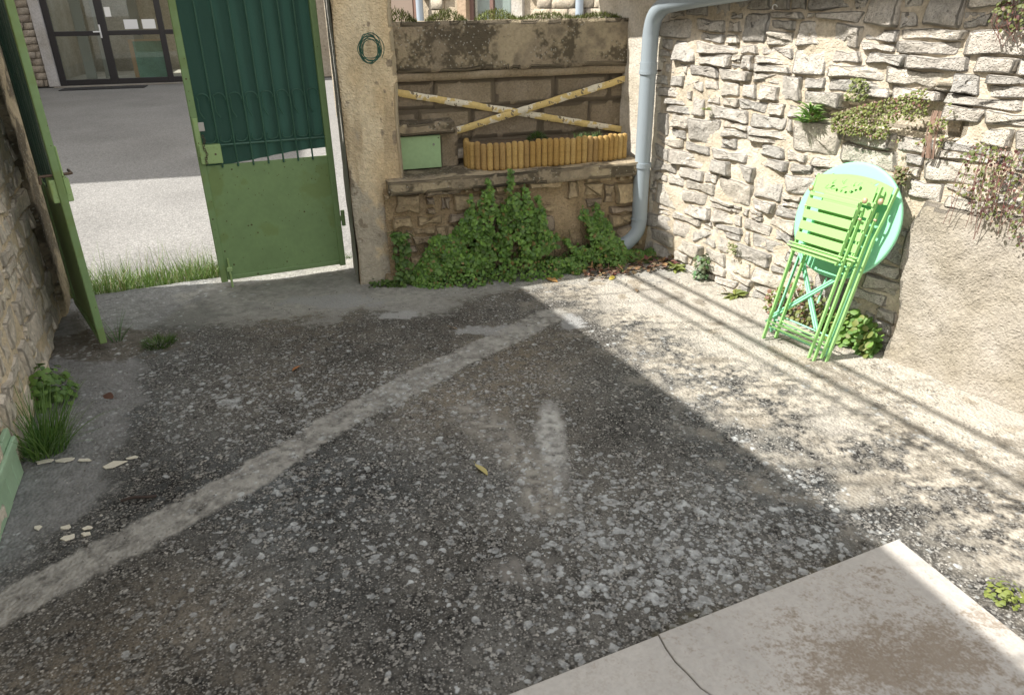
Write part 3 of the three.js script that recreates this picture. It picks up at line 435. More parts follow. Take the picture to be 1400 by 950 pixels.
{ // the other leaf stands open into the yard; seen from its edge
  const a = Math.atan2(-(-4.02 + 3.44), -2.555 + 2.11);
  gateLeaf(thing('gate_leaf', 'open green metal gate leaf turned into the yard beside the rubble wall', 'gate', [-2.11, 0, -3.44], a, 'leaves of the green gate'), 0.72, false);
}
{ // timber lintel over the gate, above the picture
  tag(mesh('gate_lintel', prism([[-2.62, -3.66], [-0.66, -4.385], [-0.78, -4.72], [-2.74, -3.99]], 2.212, 2.32), mat(lin(0.25, 0.18, 0.11))), 'timber lintel spanning the gate from house to ochre pillar', 'lintel');
}
// ---------------------------------------------------------------- downpipe
{
  const t = thing('downpipe', 'grey plastic rain downpipe with elbow in the corner by the limestone wall', 'pipe'), m = mat(lin(0.29, 0.34, 0.375), { roughness: 0.42, bumpMap: scaled(T.plasterBump, 0.5), bumpScale: 0.0006 });
  const P = (a, y, z) => onR(a, y, z), x0 = -0.275, z0 = 0.105, r = 0.05;
  const run = []; run.push(P(x0, 0.62, z0), P(x0, 1.0, z0), P(x0, 1.36, z0), P(x0 + 0.005, 1.44, z0), P(x0 + 0.03, 1.515, z0), P(x0 + 0.10, 1.572, z0), P(x0 + 0.2, 1.592, z0), P(0.65, 1.662, z0), P(1.6, 1.74, z0), P(2.9, 1.85, z0));
  mesh('upper_pipe', tube(run, r, 160, 20), m, t);
  mesh('lower_pipe', tube([P(x0, 0.64, z0), P(x0, 0.4, z0), P(x0, 0.24, z0), P(x0 - 0.006, 0.175, z0 + 0.018), P(x0 - 0.022, 0.115, z0 + 0.07), P(x0 - 0.035, 0.08, z0 + 0.14), P(x0 - 0.045, 0.062, z0 + 0.215)], r * 1.04, 60, 20), m, t);
  for (const [y, rr, h] of [[0.63, 1.16, 0.03], [1.20, 1.14, 0.02], [1.235, 1.08, 0.05]]) { const g = new THREE.CylinderGeometry(r * rr, r * rr, h, 24); const o = mesh('collar', g, m, t); o.position.copy(P(x0, y, z0)); }
  const q = P(x0, 0.27, z0); mesh('collar', new THREE.CylinderGeometry(r * 1.1, r * 1.1, 0.012, 24).translate(q.x, q.y, q.z), m, t);
  const b = P(x0, 1.205, 0.03); mesh('bracket', new THREE.CylinderGeometry(0.006, 0.006, 0.09, 8).rotateX(Math.PI / 2).rotateY(R(-60.4)).translate(b.x, b.y, b.z), ironMat, t);
  const hk = P(0.62, 1.565, 0.05); mesh('hook', new THREE.TorusGeometry(0.012, 0.003, 6, 14, 4.2).translate(hk.x, hk.y, hk.z), steel([0.7, 0.7, 0.7], { metalness: 0.6 }), t);
}

// ---------------------------------------------------------------- across the street
const glassMat = new THREE.MeshPhysicalMaterial({ color: lin(0.9, 0.95, 0.94), roughness: 0.02, transmission: 1, thickness: 0, ior: 1.5 });
function print(w, h, draw) { const c = document.createElement('canvas'); c.width = w; c.height = h; const k = c.getContext('2d'); draw(k, w, h); const t = new THREE.CanvasTexture(c); t.colorSpace = THREE.SRGBColorSpace; t.magFilter = THREE.LinearFilter; return mat(lin(1, 1, 1), { map: t, roughness: 0.6 }); }
{
  const t = thing('public_building', 'rendered building across the street with dark framed glass doors', 'building', [-10.45, 0, -17.88], R(15.2));
  let frame; const wall = plasterMat([0.52, 0.46, 0.38], 2, 0.01), dark = steel([0.022, 0.02, 0.022], { roughness: 0.35 }), white = plasterMat([0.62, 0.61, 0.62], 1.2, 0.003);
  const r = rng(171);
  // coursed stone on either side of the doors
  const ms = stoneMats([[0.52, 0.45, 0.37], [0.46, 0.40, 0.34], [0.57, 0.5, 0.42]], 0.02);
  for (let k = 0; k < 18; k++) { let x = -1.5 - (k % 2) * 0.2; while (x < -0.14) { const w = Math.min(between(r, 0.3, 0.55), -0.12 - x); mesh('stone', wornBlock(Math.max(0.06, w - 0.015), 0.135, 0.1, x + w / 2, 0.08 + k * 0.15, -0.03 + between(r, -0.01, 0.015), 0.006, 0.12, k, 6), ms[Math.floor(r() * 3)], t); x += w; } }
  mesh('wall', mergeGeometries([box(1.9, 12, 0.4, -1.06, 6, -0.24), box(3.2, 9.4, 0.4, 1.5, 7.4, -0.2), box(14, 12, 0.4, 10.0, 6, -0.2)]), wall, t);
  mesh('jamb', box(0.2, 2.7, 0.3, -0.01, 1.35, -0.1), white, t); mesh('jamb', box(0.2, 2.7, 0.3, 3.0, 1.35, -0.1), white, t);
  const F = (name, w, h, x, y) => mesh(name, rbox(w, h, 0.07, x, y, -0.1, 0.008), dark, t);
  for (const x of [0.165, 2.83]) F('frame_post', 0.13, 2.7, x, 1.35);
  frame = F('frame_post', 0.17, 2.7, 1.255, 1.35); F('frame_post', 0.13, 2.7, 2.49, 1.35);
  for (const [x0, x1] of [[0.23, 1.17], [1.34, 2.425], [2.555, 2.765]]) { const w = x1 - x0, x = (x0 + x1) / 2; F('glazing_bar', w, 0.10, x, 1.10); F('glazing_bar', w, 0.12, x, 0.06); F('glazing_bar', w, 0.10, x, 2.65); for (const [y0, y1] of [[0.12, 1.05], [1.15, 2.6]]) mesh('pane', box(w, y1 - y0, 0.008, x, (y0 + y1) / 2, -0.1), glassMat, t); }
  mesh('door_handle', mergeGeometries([rod([1.19, 1.0, -0.05], [1.19, 1.28, -0.05], 0.02), rod([1.19, 1.13, -0.02], [1.05, 1.13, 0.0], 0.018)]), steel([0.7, 0.7, 0.7], { roughness: 0.3 }), frame);
  mesh('doorsill', box(3.0, 0.02, 0.35, 1.5, -0.015, 0.0), plasterMat([0.4, 0.38, 0.35]), t);
  // the hall behind the glass, ceiling cut short as an added opening for daylight
  mesh('hall', mergeGeometries([box(3.4, 0.02, 4, 1.5, 0.0, -2.2), box(0.05, 2.8, 4, -0.2, 1.4, -2.25), box(0.05, 2.8, 4, 3.2, 1.4, -2.25), box(3.4, 2.8, 0.05, 1.5, 1.4, -4.2), box(3.4, 0.05, 1.6, 1.5, 2.8, -1.0)]), plasterMat([0.5, 0.47, 0.42], 1.5, 0.002), t);
  for (const x of [0.55, 0.95, 1.7]) mesh('hall_curtain', rbox(0.24, 2.5, 0.06, x, 1.3, -0.9 - x * 0.4, 0.02), mat(lin(0.36, 0.33, 0.29), { roughness: 1 }), t);
  tag(mesh('no_smoking_sign', box(0.125, 0.20, 0.006, 0, 0, 0), print(128, 200, (k, w, h) => { k.fillStyle = '#f2f1ee'; k.fillRect(0, 0, w, h); k.strokeStyle = '#c8323a'; k.lineWidth = 11; k.beginPath(); k.arc(64, 78, 40, 0, 7); k.moveTo(36, 50); k.lineTo(92, 106); k.stroke(); k.fillStyle = '#333'; k.fillRect(38, 74, 46, 9); k.fillRect(30, 140, 68, 6); k.fillRect(38, 156, 52, 5); })), 'small white no smoking sign on the glass door', 'sign').position.copy(t.localToWorld(V(1.425, 1.54, -0.055)));
  t.updateMatrixWorld(true);
  const signs = [['no_smoking_sign', [1.425, 1.54, -0.088]]];
  const s0 = scene.getObjectByName('no_smoking_sign'); s0.position.copy(t.localToWorld(V(1.425, 1.54, -0.090))); s0.rotation.y = R(15.2);
  const p1 = tag(mesh('notice_sheet', box(0.29, 0.20, 0.004), print(290, 200, (k, w, h) => { k.fillStyle = '#e9e9ea'; k.fillRect(0, 0, w, h); k.fillStyle = '#3c3a44'; k.beginPath(); k.moveTo(85, 40); k.lineTo(128, 135); k.lineTo(42, 135); k.fill(); k.fillStyle = '#a08a8a'; k.beginPath(); k.moveTo(85, 72); k.lineTo(106, 122); k.lineTo(64, 122); k.fill(); k.fillStyle = '#9a9a9f'; for (let i = 0; i < 5; i++) k.fillRect(150, 50 + i * 22, 105 - 18 * (i % 3), 6); })), 'white notice with a dark triangle on the glass door', 'notice'); p1.position.copy(t.localToWorld(V(1.86, 1.275, -0.090))); p1.rotation.y = R(15.2);
  const p2 = tag(mesh('notice_sheet', box(0.28, 0.20, 0.004), print(280, 200, (k, w, h) => { k.fillStyle = '#efefec'; k.fillRect(0, 0, w, h); k.fillStyle = '#8fae62'; k.fillRect(26, 62, 74, 11); k.fillStyle = '#9b9b98'; for (let i = 0; i < 4; i++) k.fillRect(26, 88 + i * 18, 90 - 20 * (i % 2), 5); k.strokeStyle = '#666'; k.lineWidth = 5; k.strokeRect(195, 78, 40, 62); })), 'white notice with green heading on the glass door', 'notice'); p2.position.copy(t.localToWorld(V(2.24, 1.275, -0.090))); p2.rotation.y = R(15.2);
  const b = thing('notice_board', 'green board in a wooden frame leaning behind the glass doors', 'board', t.localToWorld(V(2.0, 0.02, -0.55)).toArray(), R(15.2));
  mesh('board', box(0.66, 0.84, 0.02, 0.06, 0.45, 0), mat(lin(0.22, 0.38, 0.29), { map: scaled(T.plaster, 0.8), roughness: 0.8 }), b);
  mesh('frame_side', box(0.09, 0.92, 0.03, -0.32, 0.46, 0.004), mat(lin(0.4, 0.24, 0.13)), b); mesh('frame_side', box(0.05, 0.92, 0.03, 0.415, 0.46, 0.004), mat(lin(0.4, 0.3, 0.2)), b); mesh('frame_top', box(0.68, 0.04, 0.03, 0.05, 0.9, 0.006), mat(lin(0.45, 0.33, 0.22)), b);
  const dm = mesh('doormat', rbox(1.75, 0.02, 0.55, 0, 0, 0, 0.008), mat(lin(0.035, 0.034, 0.036), { bumpMap: scaled(T.grain, 0.3), bumpScale: 0.01 })); tag(dm, 'dark doormat on the road before the glass doors', 'doormat'); dm.position.copy(t.localToWorld(V(1.15, -0.02, 0.62))); dm.rotation.y = R(15.2);
}
{ // neighbour whose shade covers the far half of the street
  const t = thing('neighbour_house', 'tall plastered house up the street shading the road', 'house', [-9, 0, -6.95], R(14));
  mesh('wall', box(14, 8, 14, -7, 4, -7), plasterMat([0.55, 0.48, 0.38], 2, 0.01), t);
  mesh('roof', box(14, 0.1, 14, -7, 8.05, -7), mat(lin(0.36, 0.18, 0.1)), t);
}
{ // sunlit stone house seen over the terrace
  const t = thing('stone_house', 'sunlit cream stone house seen above the mossy terrace wall', 'house', [-1.9, 0, -11.6], R(-29.5)), r = rng(181);
  const ms = stoneMats([[0.66, 0.58, 0.46], [0.60, 0.53, 0.43], [0.70, 0.62, 0.50]], 0.01);
  const opening = x => (x > 0.2 && x < 0.74) || (x > 1.4 && x < 2.42);
  for (let k = 0; k < 8; k++) { let x = -0.7 - (k % 2) * 0.14; const y = 0.95 + k * 0.13; while (x < 4.3) { const w = between(r, 0.16, 0.34); if (!opening(x + w / 2) && !opening(x + 0.02) && !opening(x + w - 0.02)) mesh('stone', wornBlock(w - 0.012, 0.118, 0.08, x + w / 2, y, -0.02 + between(r, -0.006, 0.01), 0.006, 0.05, k * 7 + Math.floor(x * 10), 9), ms[Math.floor(r() * 3)], t); x += w; } }
  mesh('wall', mergeGeometries([box(1.2, 6, 0.3, -0.4, 3, -0.19), box(0.66, 6, 0.3, 1.07, 3, -0.19), box(2.6, 6, 0.3, 3.72, 3, -0.19), box(0.54, 3.5, 0.3, 0.47, 4.75, -0.19), box(1.02, 3.6, 0.3, 1.91, 4.7, -0.19), box(1.02, 0.4, 0.3, 1.91, 0.2, -0.19)]), plasterMat([0.66, 0.58, 0.46], 1, 0.01), t);
  mesh('shutter', rbox(0.4, 2.7, 0.04, 0.42, 1.4, -0.08), mat(lin(0.26, 0.2, 0.16)), t); mesh('shutter_post', box(0.06, 2.8, 0.08, 0.69, 1.4, -0.07), mat(lin(0.22, 0.13, 0.1)), t);
  mesh('reveal', box(0.14, 2.5, 0.12, 1.49, 1.65, -0.03), plasterMat([0.55, 0.42, 0.3], 1, 0.004), t); mesh('reveal', box(0.16, 2.5, 0.12, 2.34, 1.65, -0.03), plasterMat([0.66, 0.64, 0.6], 1, 0.004), t);
  for (const x of [1.585, 1.90, 2.235]) mesh('window_frame', box(0.05, 2.4, 0.06, x, 1.6, -0.1), mat(lin(0.2, 0.12, 0.1)), t);
  for (const [a, b] of [[1.61, 1.875], [1.925, 2.21]]) mesh('pane', box(b - a, 2.4, 0.006, (a + b) / 2, 1.6, -0.1), glassMat, t);
  mesh('curtain', box(0.7, 2.4, 0.02, 1.9, 1.6, -0.3), mat(lin(0.45, 0.46, 0.44)), t);
  for (const x of [0.84, 3.25]) mesh('rainwater_pipe', rod([x, 0, 0.08], [x, 6, 0.08], 0.05, 14), mat(lin(0.36, 0.42, 0.48), { roughness: 0.4 }), t);
}
// ---------------------------------------------------------------- overhead lines and the bare vine that shade the sunlit paving
{
  const h = 3.3, off = h / Math.tan(SUN_EL), sx = Math.sin(SUN_AZ) * off, sz = Math.cos(SUN_AZ) * off;
  for (const [a, b, rr, label] of [[[0.84, -4.35], [1.84, -2.17], 0.019, 'thick overhead cable, middle one of the three over the yard'], [[0.97, -4.44], [1.96, -2.35], 0.016, 'overhead cable over the yard whose shadow runs by the chair feet'], [[1.13, -3.41], [1.77, -2.05], 0.01, 'thinnest of the three overhead cables over the yard']]) {
    const dx = (b[0] - a[0]) / (b[1] - a[1]), at = z => [a[0] - sx + dx * (z - (a[1] - sz)), h + 0.004 * (z + 3) * (z + 3) * 0.3, z];
    const pts = []; for (let z = -10; z <= 3; z += 1) pts.push(at(z)); tag(mesh('overhead_cable', tube(pts, rr, 60, 8), mat(lin(0.03, 0.03, 0.03))), label, 'cable', 'cables over the yard');
  }
  const t = thing('bare_vine', 'bare vine twigs hanging over the roof edge of the roadside house', 'vine'), r = rng(191), tw = [];
  for (let k = 0; k < 24; k++) {
    const s = between(r, 0.1, 3.4), x = -2.34 + 0.42 * s, z = -3.87 + 0.907 * s, L = between(r, 0.3, 1.25), pts = []; let q = V(x - 0.1, 2.92, z), d = V(1, between(r, -0.05, 0.2), between(r, -0.35, 0.05)).normalize();
    for (let i = 0; i <= 5; i++) { pts.push(q.clone()); d.add(V(between(r, -0.1, 0.1), between(r, -0.12, 0.06), between(r, -0.12, 0.12))).normalize(); q = q.clone().addScaledVector(d, L / 5); }
    tw.push(tube(pts, between(r, 0.0028, 0.006), 10, 5));
  }
  mesh('twigs', mergeGeometries(tw), mat(lin(0.16, 0.11, 0.07)), t);
}
// ---------------------------------------------------------------- folding table and chairs against the limestone wall
const mint = mat(lin(0.27, 0.66, 0.41), { roughness: 0.42, bumpMap: scaled(T.plasterBump, 0.4), bumpScale: 0.0006 }), lime = mat(lin(0.29, 0.56, 0.19), { roughness: 0.42, bumpMap: scaled(T.plasterBump, 0.4), bumpScale: 0.0006 }), brass = mat(lin(0.5, 0.38, 0.24), { roughness: 0.5, metalness: 0.3 });
const LEAN = Math.atan2(0.24, 0.85);
// frame that leans on the wall: x along the wall, y up the slope, z out of it
function leaning(name, label, category, a, off, group, roll = 0) { const t = thing(name, label, category, onR(a, 0, 0.40 + off).toArray(), 0, group); t.rotation.set(0, 0, 0); t.quaternion.setFromEuler(new THREE.Euler(0, R(-60.4), 0)).multiply(new THREE.Quaternion().setFromEuler(new THREE.Euler(-LEAN, 0, roll))); return t; }
function foldingChair(t, m) {
  const W = 0.155, z1 = 0.012;
  for (const s of [-1, 1]) {
    mesh('back_leg', mergeGeometries([bar([s * (W + 0.004), 0.0, 0], [s * (W + 0.004), 0.62, 0], 0.009, 0.02), bar([s * (W + 0.004), 0.615, 0], [s * (W + 0.016), 0.70, 0.004], 0.007, 0.019), bar([s * (W + 0.016), 0.695, 0.004], [s * (W + 0.018), 0.86, -0.012], 0.007, 0.019)]), m, t);
    mesh('front_leg', mergeGeometries([bar([s * (W - 0.012), 0.01, z1 + 0.012], [s * (W - 0.012), 0.52, z1 + 0.012], 0.009, 0.02), bar([s * (W - 0.012), 0.52, z1 + 0.012], [s * (W - 0.014), 0.735, z1 + 0.006], 0.007, 0.019)]), m, t);
    mesh('seat_rail', bar([s * (W - 0.028), 0.47, z1 + 0.034], [s * (W - 0.022), 0.775, z1 + 0.030], 0.006, 0.022), m, t);
    mesh('rivet', new THREE.CylinderGeometry(0.006, 0.006, 0.012, 10).rotateZ(Math.PI / 2).translate(s * (W - 0.004), 0.70, z1 + 0.02), brass, t);
    mesh('hinge_knob', new THREE.SphereGeometry(0.014, 12, 8).scale(0.9, 1.1, 0.8).translate(s * (W - 0.006), 0.785, z1 + 0.03), brass, t);
  }
  const seat = mesh('seat', rbox(0.27, 0.018, 0.006, 0, 0.762, z1 + 0.047, 0.002), m, t);
  for (let k = 0; k < 5; k++) { const y = 0.498 + k * 0.0555, g = rbox(0.266, 0.0415, 0.004, 0, y, z1 + 0.046, 0.002); mesh('slat', g, m, seat); }
  for (const [y, z] of [[0.50, z1 + 0.012 + 0.045], [0.515, z1 + 0.05]]) mesh('stretcher', rod([-W, y, z], [W, y, z], 0.0045), m, t);
  mesh('foot_rung', rod([-W, 0.075, 0.0], [W, 0.075, 0.0], 0.005), m, t); mesh('foot_rung', rod([-W + 0.012, 0.10, z1 + 0.012], [W - 0.012, 0.10, z1 + 0.012], 0.005), m, t);
  // pressed backrest with a cut-out spray of leaves
  const sh = new THREE.Shape(), hw = 0.163; sh.moveTo(-hw, 0.775); sh.lineTo(hw, 0.775); sh.lineTo(hw, 0.855); sh.quadraticCurveTo(0, 0.898, -hw, 0.855); sh.closePath();
  const leaf = (x, y, l, w, a) => { const p = new THREE.Path(), c = Math.cos(a), s = Math.sin(a), X = x * 1.25, Y = 0.826 + (y - 0.826) * 1.2, f = (u, v) => [X + (u * c - v * s) * 1.35, Y + (u * s + v * c) * 1.35]; p.moveTo(...f(-l, 0)); p.quadraticCurveTo(...f(0, w * 1.6), ...f(l, 0)); p.quadraticCurveTo(...f(0, -w * 1.6), ...f(-l, 0)); sh.holes.push(p); };
  leaf(-0.05, 0.835, 0.011, 0.005, 0.9); leaf(-0.05, 0.818, 0.009, 0.004, 0.4); leaf(-0.004, 0.845, 0.011, 0.005, 1.1); leaf(-0.014, 0.842, 0.006, 0.003, 2.0); leaf(0.038, 0.842, 0.009, 0.004, 1.2); leaf(0.06, 0.847, 0.012, 0.005, 0.7); leaf(0.066, 0.832, 0.009, 0.007, 1.6); leaf(0.05, 0.822, 0.006, 0.005, 0.3); leaf(0.034, 0.812, 0.009, 0.006, 0.2); leaf(0.012, 0.806, 0.006, 0.005, 0.5); leaf(-0.008, 0.808, 0.006, 0.005, 1.2); leaf(-0.028, 0.807, 0.006, 0.006, 1.5); leaf(-0.06, 0.805, 0.009, 0.003, 3.0); leaf(-0.04, 0.826 - 0.016, 0.014, 0.0012, 0.35); leaf(-0.075, 0.822 - 0.008, 0.012, 0.0012, 0.9); leaf(0.0, 0.823, 0.014, 0.0012, 0.45);
  const g = new THREE.ExtrudeGeometry(sh, { depth: 0.0025, bevelEnabled: false, curveSegments: 10 }); metreUV(g); mesh('backrest', g.translate(0, 0, 0.004), m, t);
}
foldingChair(leaning('folding_chair', 'lime green folded metal chair leaning in front of the other chair', 'chair', 1.30, 0, 'folded green garden chairs', 0.0), lime);
foldingChair(leaning('folding_chair', 'lime green folded metal chair wedged between the other chair and the mint table', 'chair', 1.335, -0.05, 'folded green garden chairs', -0.012), lime);
{
  const t = leaning('folding_table', 'round mint metal folding table leaning on the limestone wall behind the chairs', 'table', 1.29, -0.105, undefined, 0);
  const rad = 0.283, cy = 0.645;
  const prof = [[0, 0.006], [rad - 0.02, 0.006], [rad - 0.008, 0.007], [rad - 0.001, 0.003], [rad, -0.006], [rad - 0.003, -0.016], [rad - 0.006, -0.016], [rad - 0.006, 0.002], [0, 0.002]].map(p => new THREE.Vector2(...p));
  mesh('table_top', metreUV(new THREE.LatheGeometry(prof, 72).rotateX(Math.PI / 2).translate(0, cy, 0)), mint, t);
  const z = 0.014;
  for (const [a, b, dz] of [[[-0.19, 0.46], [0.08, 0.11], 0], [[-0.16, 0.44], [0.105, 0.10], 0.004], [[0.16, 0.46], [-0.19, 0.08], 0.012], [[0.15, 0.43], [-0.20, 0.05], 0.016]]) mesh('leg', bar([a[0], a[1], z + dz], [b[0], b[1], z + dz + 0.03], 0.009, 0.016), mint, t);
  for (const s of [-1, 1]) mesh('side_leg', bar([s * 0.175, 0.0, z + 0.01], [s * 0.165, 0.62, z], 0.008, 0.018), mint, t);
  for (const [y, dz] of [[0.05, 0.01], [0.075, 0.03], [0.03, 0.05], [0.10, 0.02]]) mesh('cross_rung', rod([-0.17, y, z + dz], [0.17, y, z + dz], 0.0045), mint, t);
  mesh('tie_rod', rod([0.02, 0.36, z], [0.03, 0.23, z + 0.01], 0.005), mint, t);
}
// ---------------------------------------------------------------- doorstep slab, cracked in two
{
  const t = thing('doorstep_slab', 'cracked pale concrete doorstep slab at the edge of the paving', 'slab'), H = 0.04;
  const K = 0.978, A = [1.25 * K, -1.88 * K], e1 = [-0.913, 0.408], e2 = [0.316, 0.949];
  T.slab = colourTex(896, (u, v) => {                              // trowelled cement with scuffs of brown soil, 2 m across
    const x = u * 2, z = v * 2 - 2, a = fb(x * 4, z * 4, 901, 5), b = fb(x * 22, z * 22, 905, 4), f = fb(x * 90, z * 90, 909, 2);
    const t2 = 0.44 * (0.9 + 0.3 * (a - 0.5) + 0.16 * (f - 0.5)), c = [t2 * 1.0, t2 * 0.95, t2 * 0.88];
    const s = Math.exp(-Math.pow((x - 1.05) / 0.26, 2) - Math.pow((z + 1.42) / 0.17, 2)) + 0.7 * Math.exp(-Math.pow((x - 0.85) / 0.3, 2) - Math.pow((z + 1.32) / 0.1, 2)) + 0.4 * Math.exp(-Math.pow((x - 1.32) / 0.08, 2) - Math.pow((z + 1.5) / 0.05, 2)) + 0.45 * Math.exp(-Math.pow((x - 0.95) / 0.2, 2) - Math.pow((z + 1.66) / 0.06, 2)) + 0.45 * Math.exp(-Math.pow((x - 0.72) / 0.14, 2) - Math.pow((z + 1.5) / 0.06, 2)) + 0.4 * Math.exp(-Math.pow((x - 1.1) / 0.07, 2) - Math.pow((z + 1.7) / 0.04, 2));
    const q = 0.5 * fb(x * 13 + 0.6 * z, z * 17, 921, 5) + 0.5 * fb(x * 55, z * 80, 925, 4), g2 = fb(x * 210, z * 210, 929, 2);
    over(c, [0.20, 0.158, 0.115], 0.9 * clamp(step(0.2, 0.85, 0.7 * s + 1.5 * (q - 0.5) + 0.5 * (g2 - 0.5)) * (0.5 + 0.9 * g2)));
    over(c, [0.30, 0.265, 0.22], 0.3 * step(0.52, 0.72, 0.5 * fb(x * 40, z * 12, 917, 4) + 0.5 * g2));
    return c;
  });
  const pm = mat(lin(1, 1, 1), { map: scaled(T.slab, 2), bumpMap: scaled(T.plasterBump, 0.6), bumpScale: 0.0025, roughness: 0.88 });
  const P = (s, q) => [A[0] + e1[0] * s + e2[0] * q, A[1] + e1[1] * s + e2[1] * q];
  const crack = []; const r = rng(201); for (let i = 0; i <= 26; i++) { const k = i / 26; crack.push([0.908 + 0.035 * Math.sin(k * 3) * -1 + 0.012 * Math.sin(k * 23) + (i ? between(r, -0.007, 0.007) : 0), k * 1.2]); }
  const edge = (pts, amp, seed) => pts;                             // straight cast edges
  const right = [P(0, 0), ...crack.map(([s, q]) => P(s, q)), P(0, 1.2)], left = [...crack.map(([s, q]) => P(s + 0.0085, q)), P(2.2, 1.2), P(2.2, 0)];
  const slab = (pts, h) => { const g = new THREE.ExtrudeGeometry(new THREE.Shape(pts.map(([x, z]) => new THREE.Vector2(x, -z))), { depth: h, bevelEnabled: true, bevelThickness: 0.003, bevelSize: 0.003, bevelSegments: 2 }).rotateX(-Math.PI / 2); g.computeVertexNormals(); const p = g.attributes.position, uv = g.attributes.uv; for (let i = 0; i < p.count; i++) uv.setXY(i, p.getX(i), p.getZ(i) + 2); return g.translate(0, -0.003, 0); };
  mesh('stained_piece', slab(right, H), pm, t); mesh('plain_piece', slab(left, H - 0.003), pm, t);
}

// ---------------------------------------------------------------- plants
const ivyMat = leafMat({ roughness: 0.55, transmission: 0.3 }), grassMat = leafMat({ roughness: 0.6, transmission: 0.4 });
function plant(name, label, category, pos, build, m = grassMat, turn = 0, group) { const t = thing(name, label, category, pos, turn, group); const L = new Leaves(); build(L, t); mesh('foliage', L.geo(), m, t); return t; }
{ // ground ivy heaped against the foot of the terrace
  const r = rng(211);
  const t = plant('ivy_heap', 'dense dark green creeper heaped against the terrace foot', 'ivy', TP, L => {
    const top = x => lerp1(x, [[0.0, 0.02], [0.06, 0.1], [0.14, 0.28], [0.25, 0.38], [0.34, 0.5], [0.44, 0.60], [0.6, 0.60], [0.72, 0.62], [0.84, 0.54], [0.92, 0.40], [1.0, 0.24], [1.08, 0.24], [1.14, 0.42], [1.26, 0.40], [1.34, 0.42], [1.4, 0.16], [1.5, 0.07], [1.72, 0.05]]);
    for (let k = 0; k < 10500; k++) {
      const x = between(r, 0.02, 1.72), h = top(x) * (0.62 + 0.5 * vn(x * 22, 3, 5) + 0.15 * vn(x * 60, 7, 5)); const y = Math.pow(r(), 0.85) * h;
      const thick = lerp1(x, [[0, 0.05], [0.15, 0.12], [0.3, 0.16], [0.7, 0.17], [0.9, 0.16], [1.1, 0.16], [1.4, 0.15], [1.7, 0.1]]) * (1.15 - 0.85 * (y / Math.max(h, 0.05))) * (0.35 + 1.25 * fb(x * 11, y * 11, 8, 3)) + 0.02;
      if (fb(x * 9, y * 9, 12, 3) < 0.34 && y > 0.1) continue;
      const z = thick * (r() < 0.72 ? between(r, 0.8, 1.05) : r()) + 0.02, size = between(r, 0.012, 0.030) * (r() < 0.15 ? 1.4 : 1) * (y < 0.1 ? 0.8 : 1);
      L.round(V(x, Math.max(0.008, y), z), V(between(r, -0.9, 0.9), between(r, -0.2, 1.2), 0.8), size, r() < 0.05 ? [0.26, 0.2, 0.06] : GREEN(r, between(r, 0.8, 1.7)), r, 1);
    }
  }, ivyMat, TX);
  const tw = []; for (let k = 0; k < 30; k++) { const x = between(r, 0.1, 1.5); tw.push(tube([[x, 0.0, between(r, 0.05, 0.15)], [x + between(r, -0.06, 0.06), 0.1, 0.06], [x + between(r, -0.1, 0.1), 0.25, 0.04]], 0.0018, 8, 4)); } mesh('stems', mergeGeometries(tw), mat(lin(0.12, 0.1, 0.05)), t);
}
plant('nettle_plant', 'upright leafy weed growing at the foot of the ochre pillar', 'weed', terrace.localToWorld(V(-0.03, 0, 0.05)).toArray(), L => {
  const r = rng(221); for (let k = 0; k < 150; k++) { const y = Math.pow(r(), 1.3) * 0.34; L.round(V(between(r, -0.05, 0.05), y, between(r, -0.02, 0.06)), V(between(r, -0.6, 0.6), between(r, 0, 1), 0.8), between(r, 0.02, 0.034), GREEN(r, 0.85), r, 1); }
  for (let k = 0; k < 16; k++) L.blade(V(between(r, -0.03, 0.03), between(r, 0.28, 0.36), 0.02), V(Math.cos(k * 2.4), between(r, -0.2, 0.5), Math.sin(k * 2.4) * 0.7 + 0.3), between(r, 0.05, 0.085), 0.024, GREEN(r, 1.1), 0.8, r, 4, 1);
}, ivyMat, TX);
plant('creeping_weed', 'small creeping weed at the base of the pillar corner', 'weed', [-0.79, 0, -4.36], L => { const r = rng(223); for (let k = 0; k < 110; k++) L.round(V(between(r, -0.10, 0.10), between(r, 0.005, 0.04), between(r, -0.01, 0.06)), V(between(r, -0.5, 0.5), 1, between(r, 0, 0.6)), between(r, 0.012, 0.022), GREEN(r, 0.8), r); }, ivyMat);
{ // grass strip along the gate threshold
  const r = rng(231), L = new Leaves();
  for (let k = 0; k < 2300; k++) {
    const s = between(r, -0.25, 0.86), q = Math.pow(r(), 1.4) * 0.30; const x = -2.55 + 0.916 * s + -0.401 * q, z = -4.27 - 0.401 * s - 0.916 * q;
    const tall = r() < 0.13 ? between(r, 0.14, 0.28) : between(r, 0.03, 0.14) * (0.6 + 0.9 * vn(s * 9, 2, 4)); const t = r();
    L.blade(V(x, -0.03, z), V(between(r, -0.45, 0.45), 1, between(r, -0.45, 0.45)), tall + 0.03, between(r, 0.003, 0.006), r() < 0.12 ? [0.34, 0.29, 0.14] : [mix(0.09, 0.2, t), mix(0.18, 0.32, t), mix(0.025, 0.06, t)], between(r, 0.1, 0.9), r, 4);
  }
  for (let k = 0; k < 420; k++) { const s = between(r, 0.80, 1.62), x = -2.52 + 0.916 * s, z = -4.335 - 0.401 * s + between(r, -0.03, 0.015); L.blade(V(x, -0.01, z), V(between(r, -0.8, 0.8), 1, between(r, -0.3, 0.9)), between(r, 0.02, 0.06), 0.004, GREEN(r, 1.0), 0.6, r, 3); }
  const o = mesh('grass', L.geo(), grassMat); o.userData = { kind: 'stuff', label: 'grass growing along the gate threshold', category: 'grass' };
}
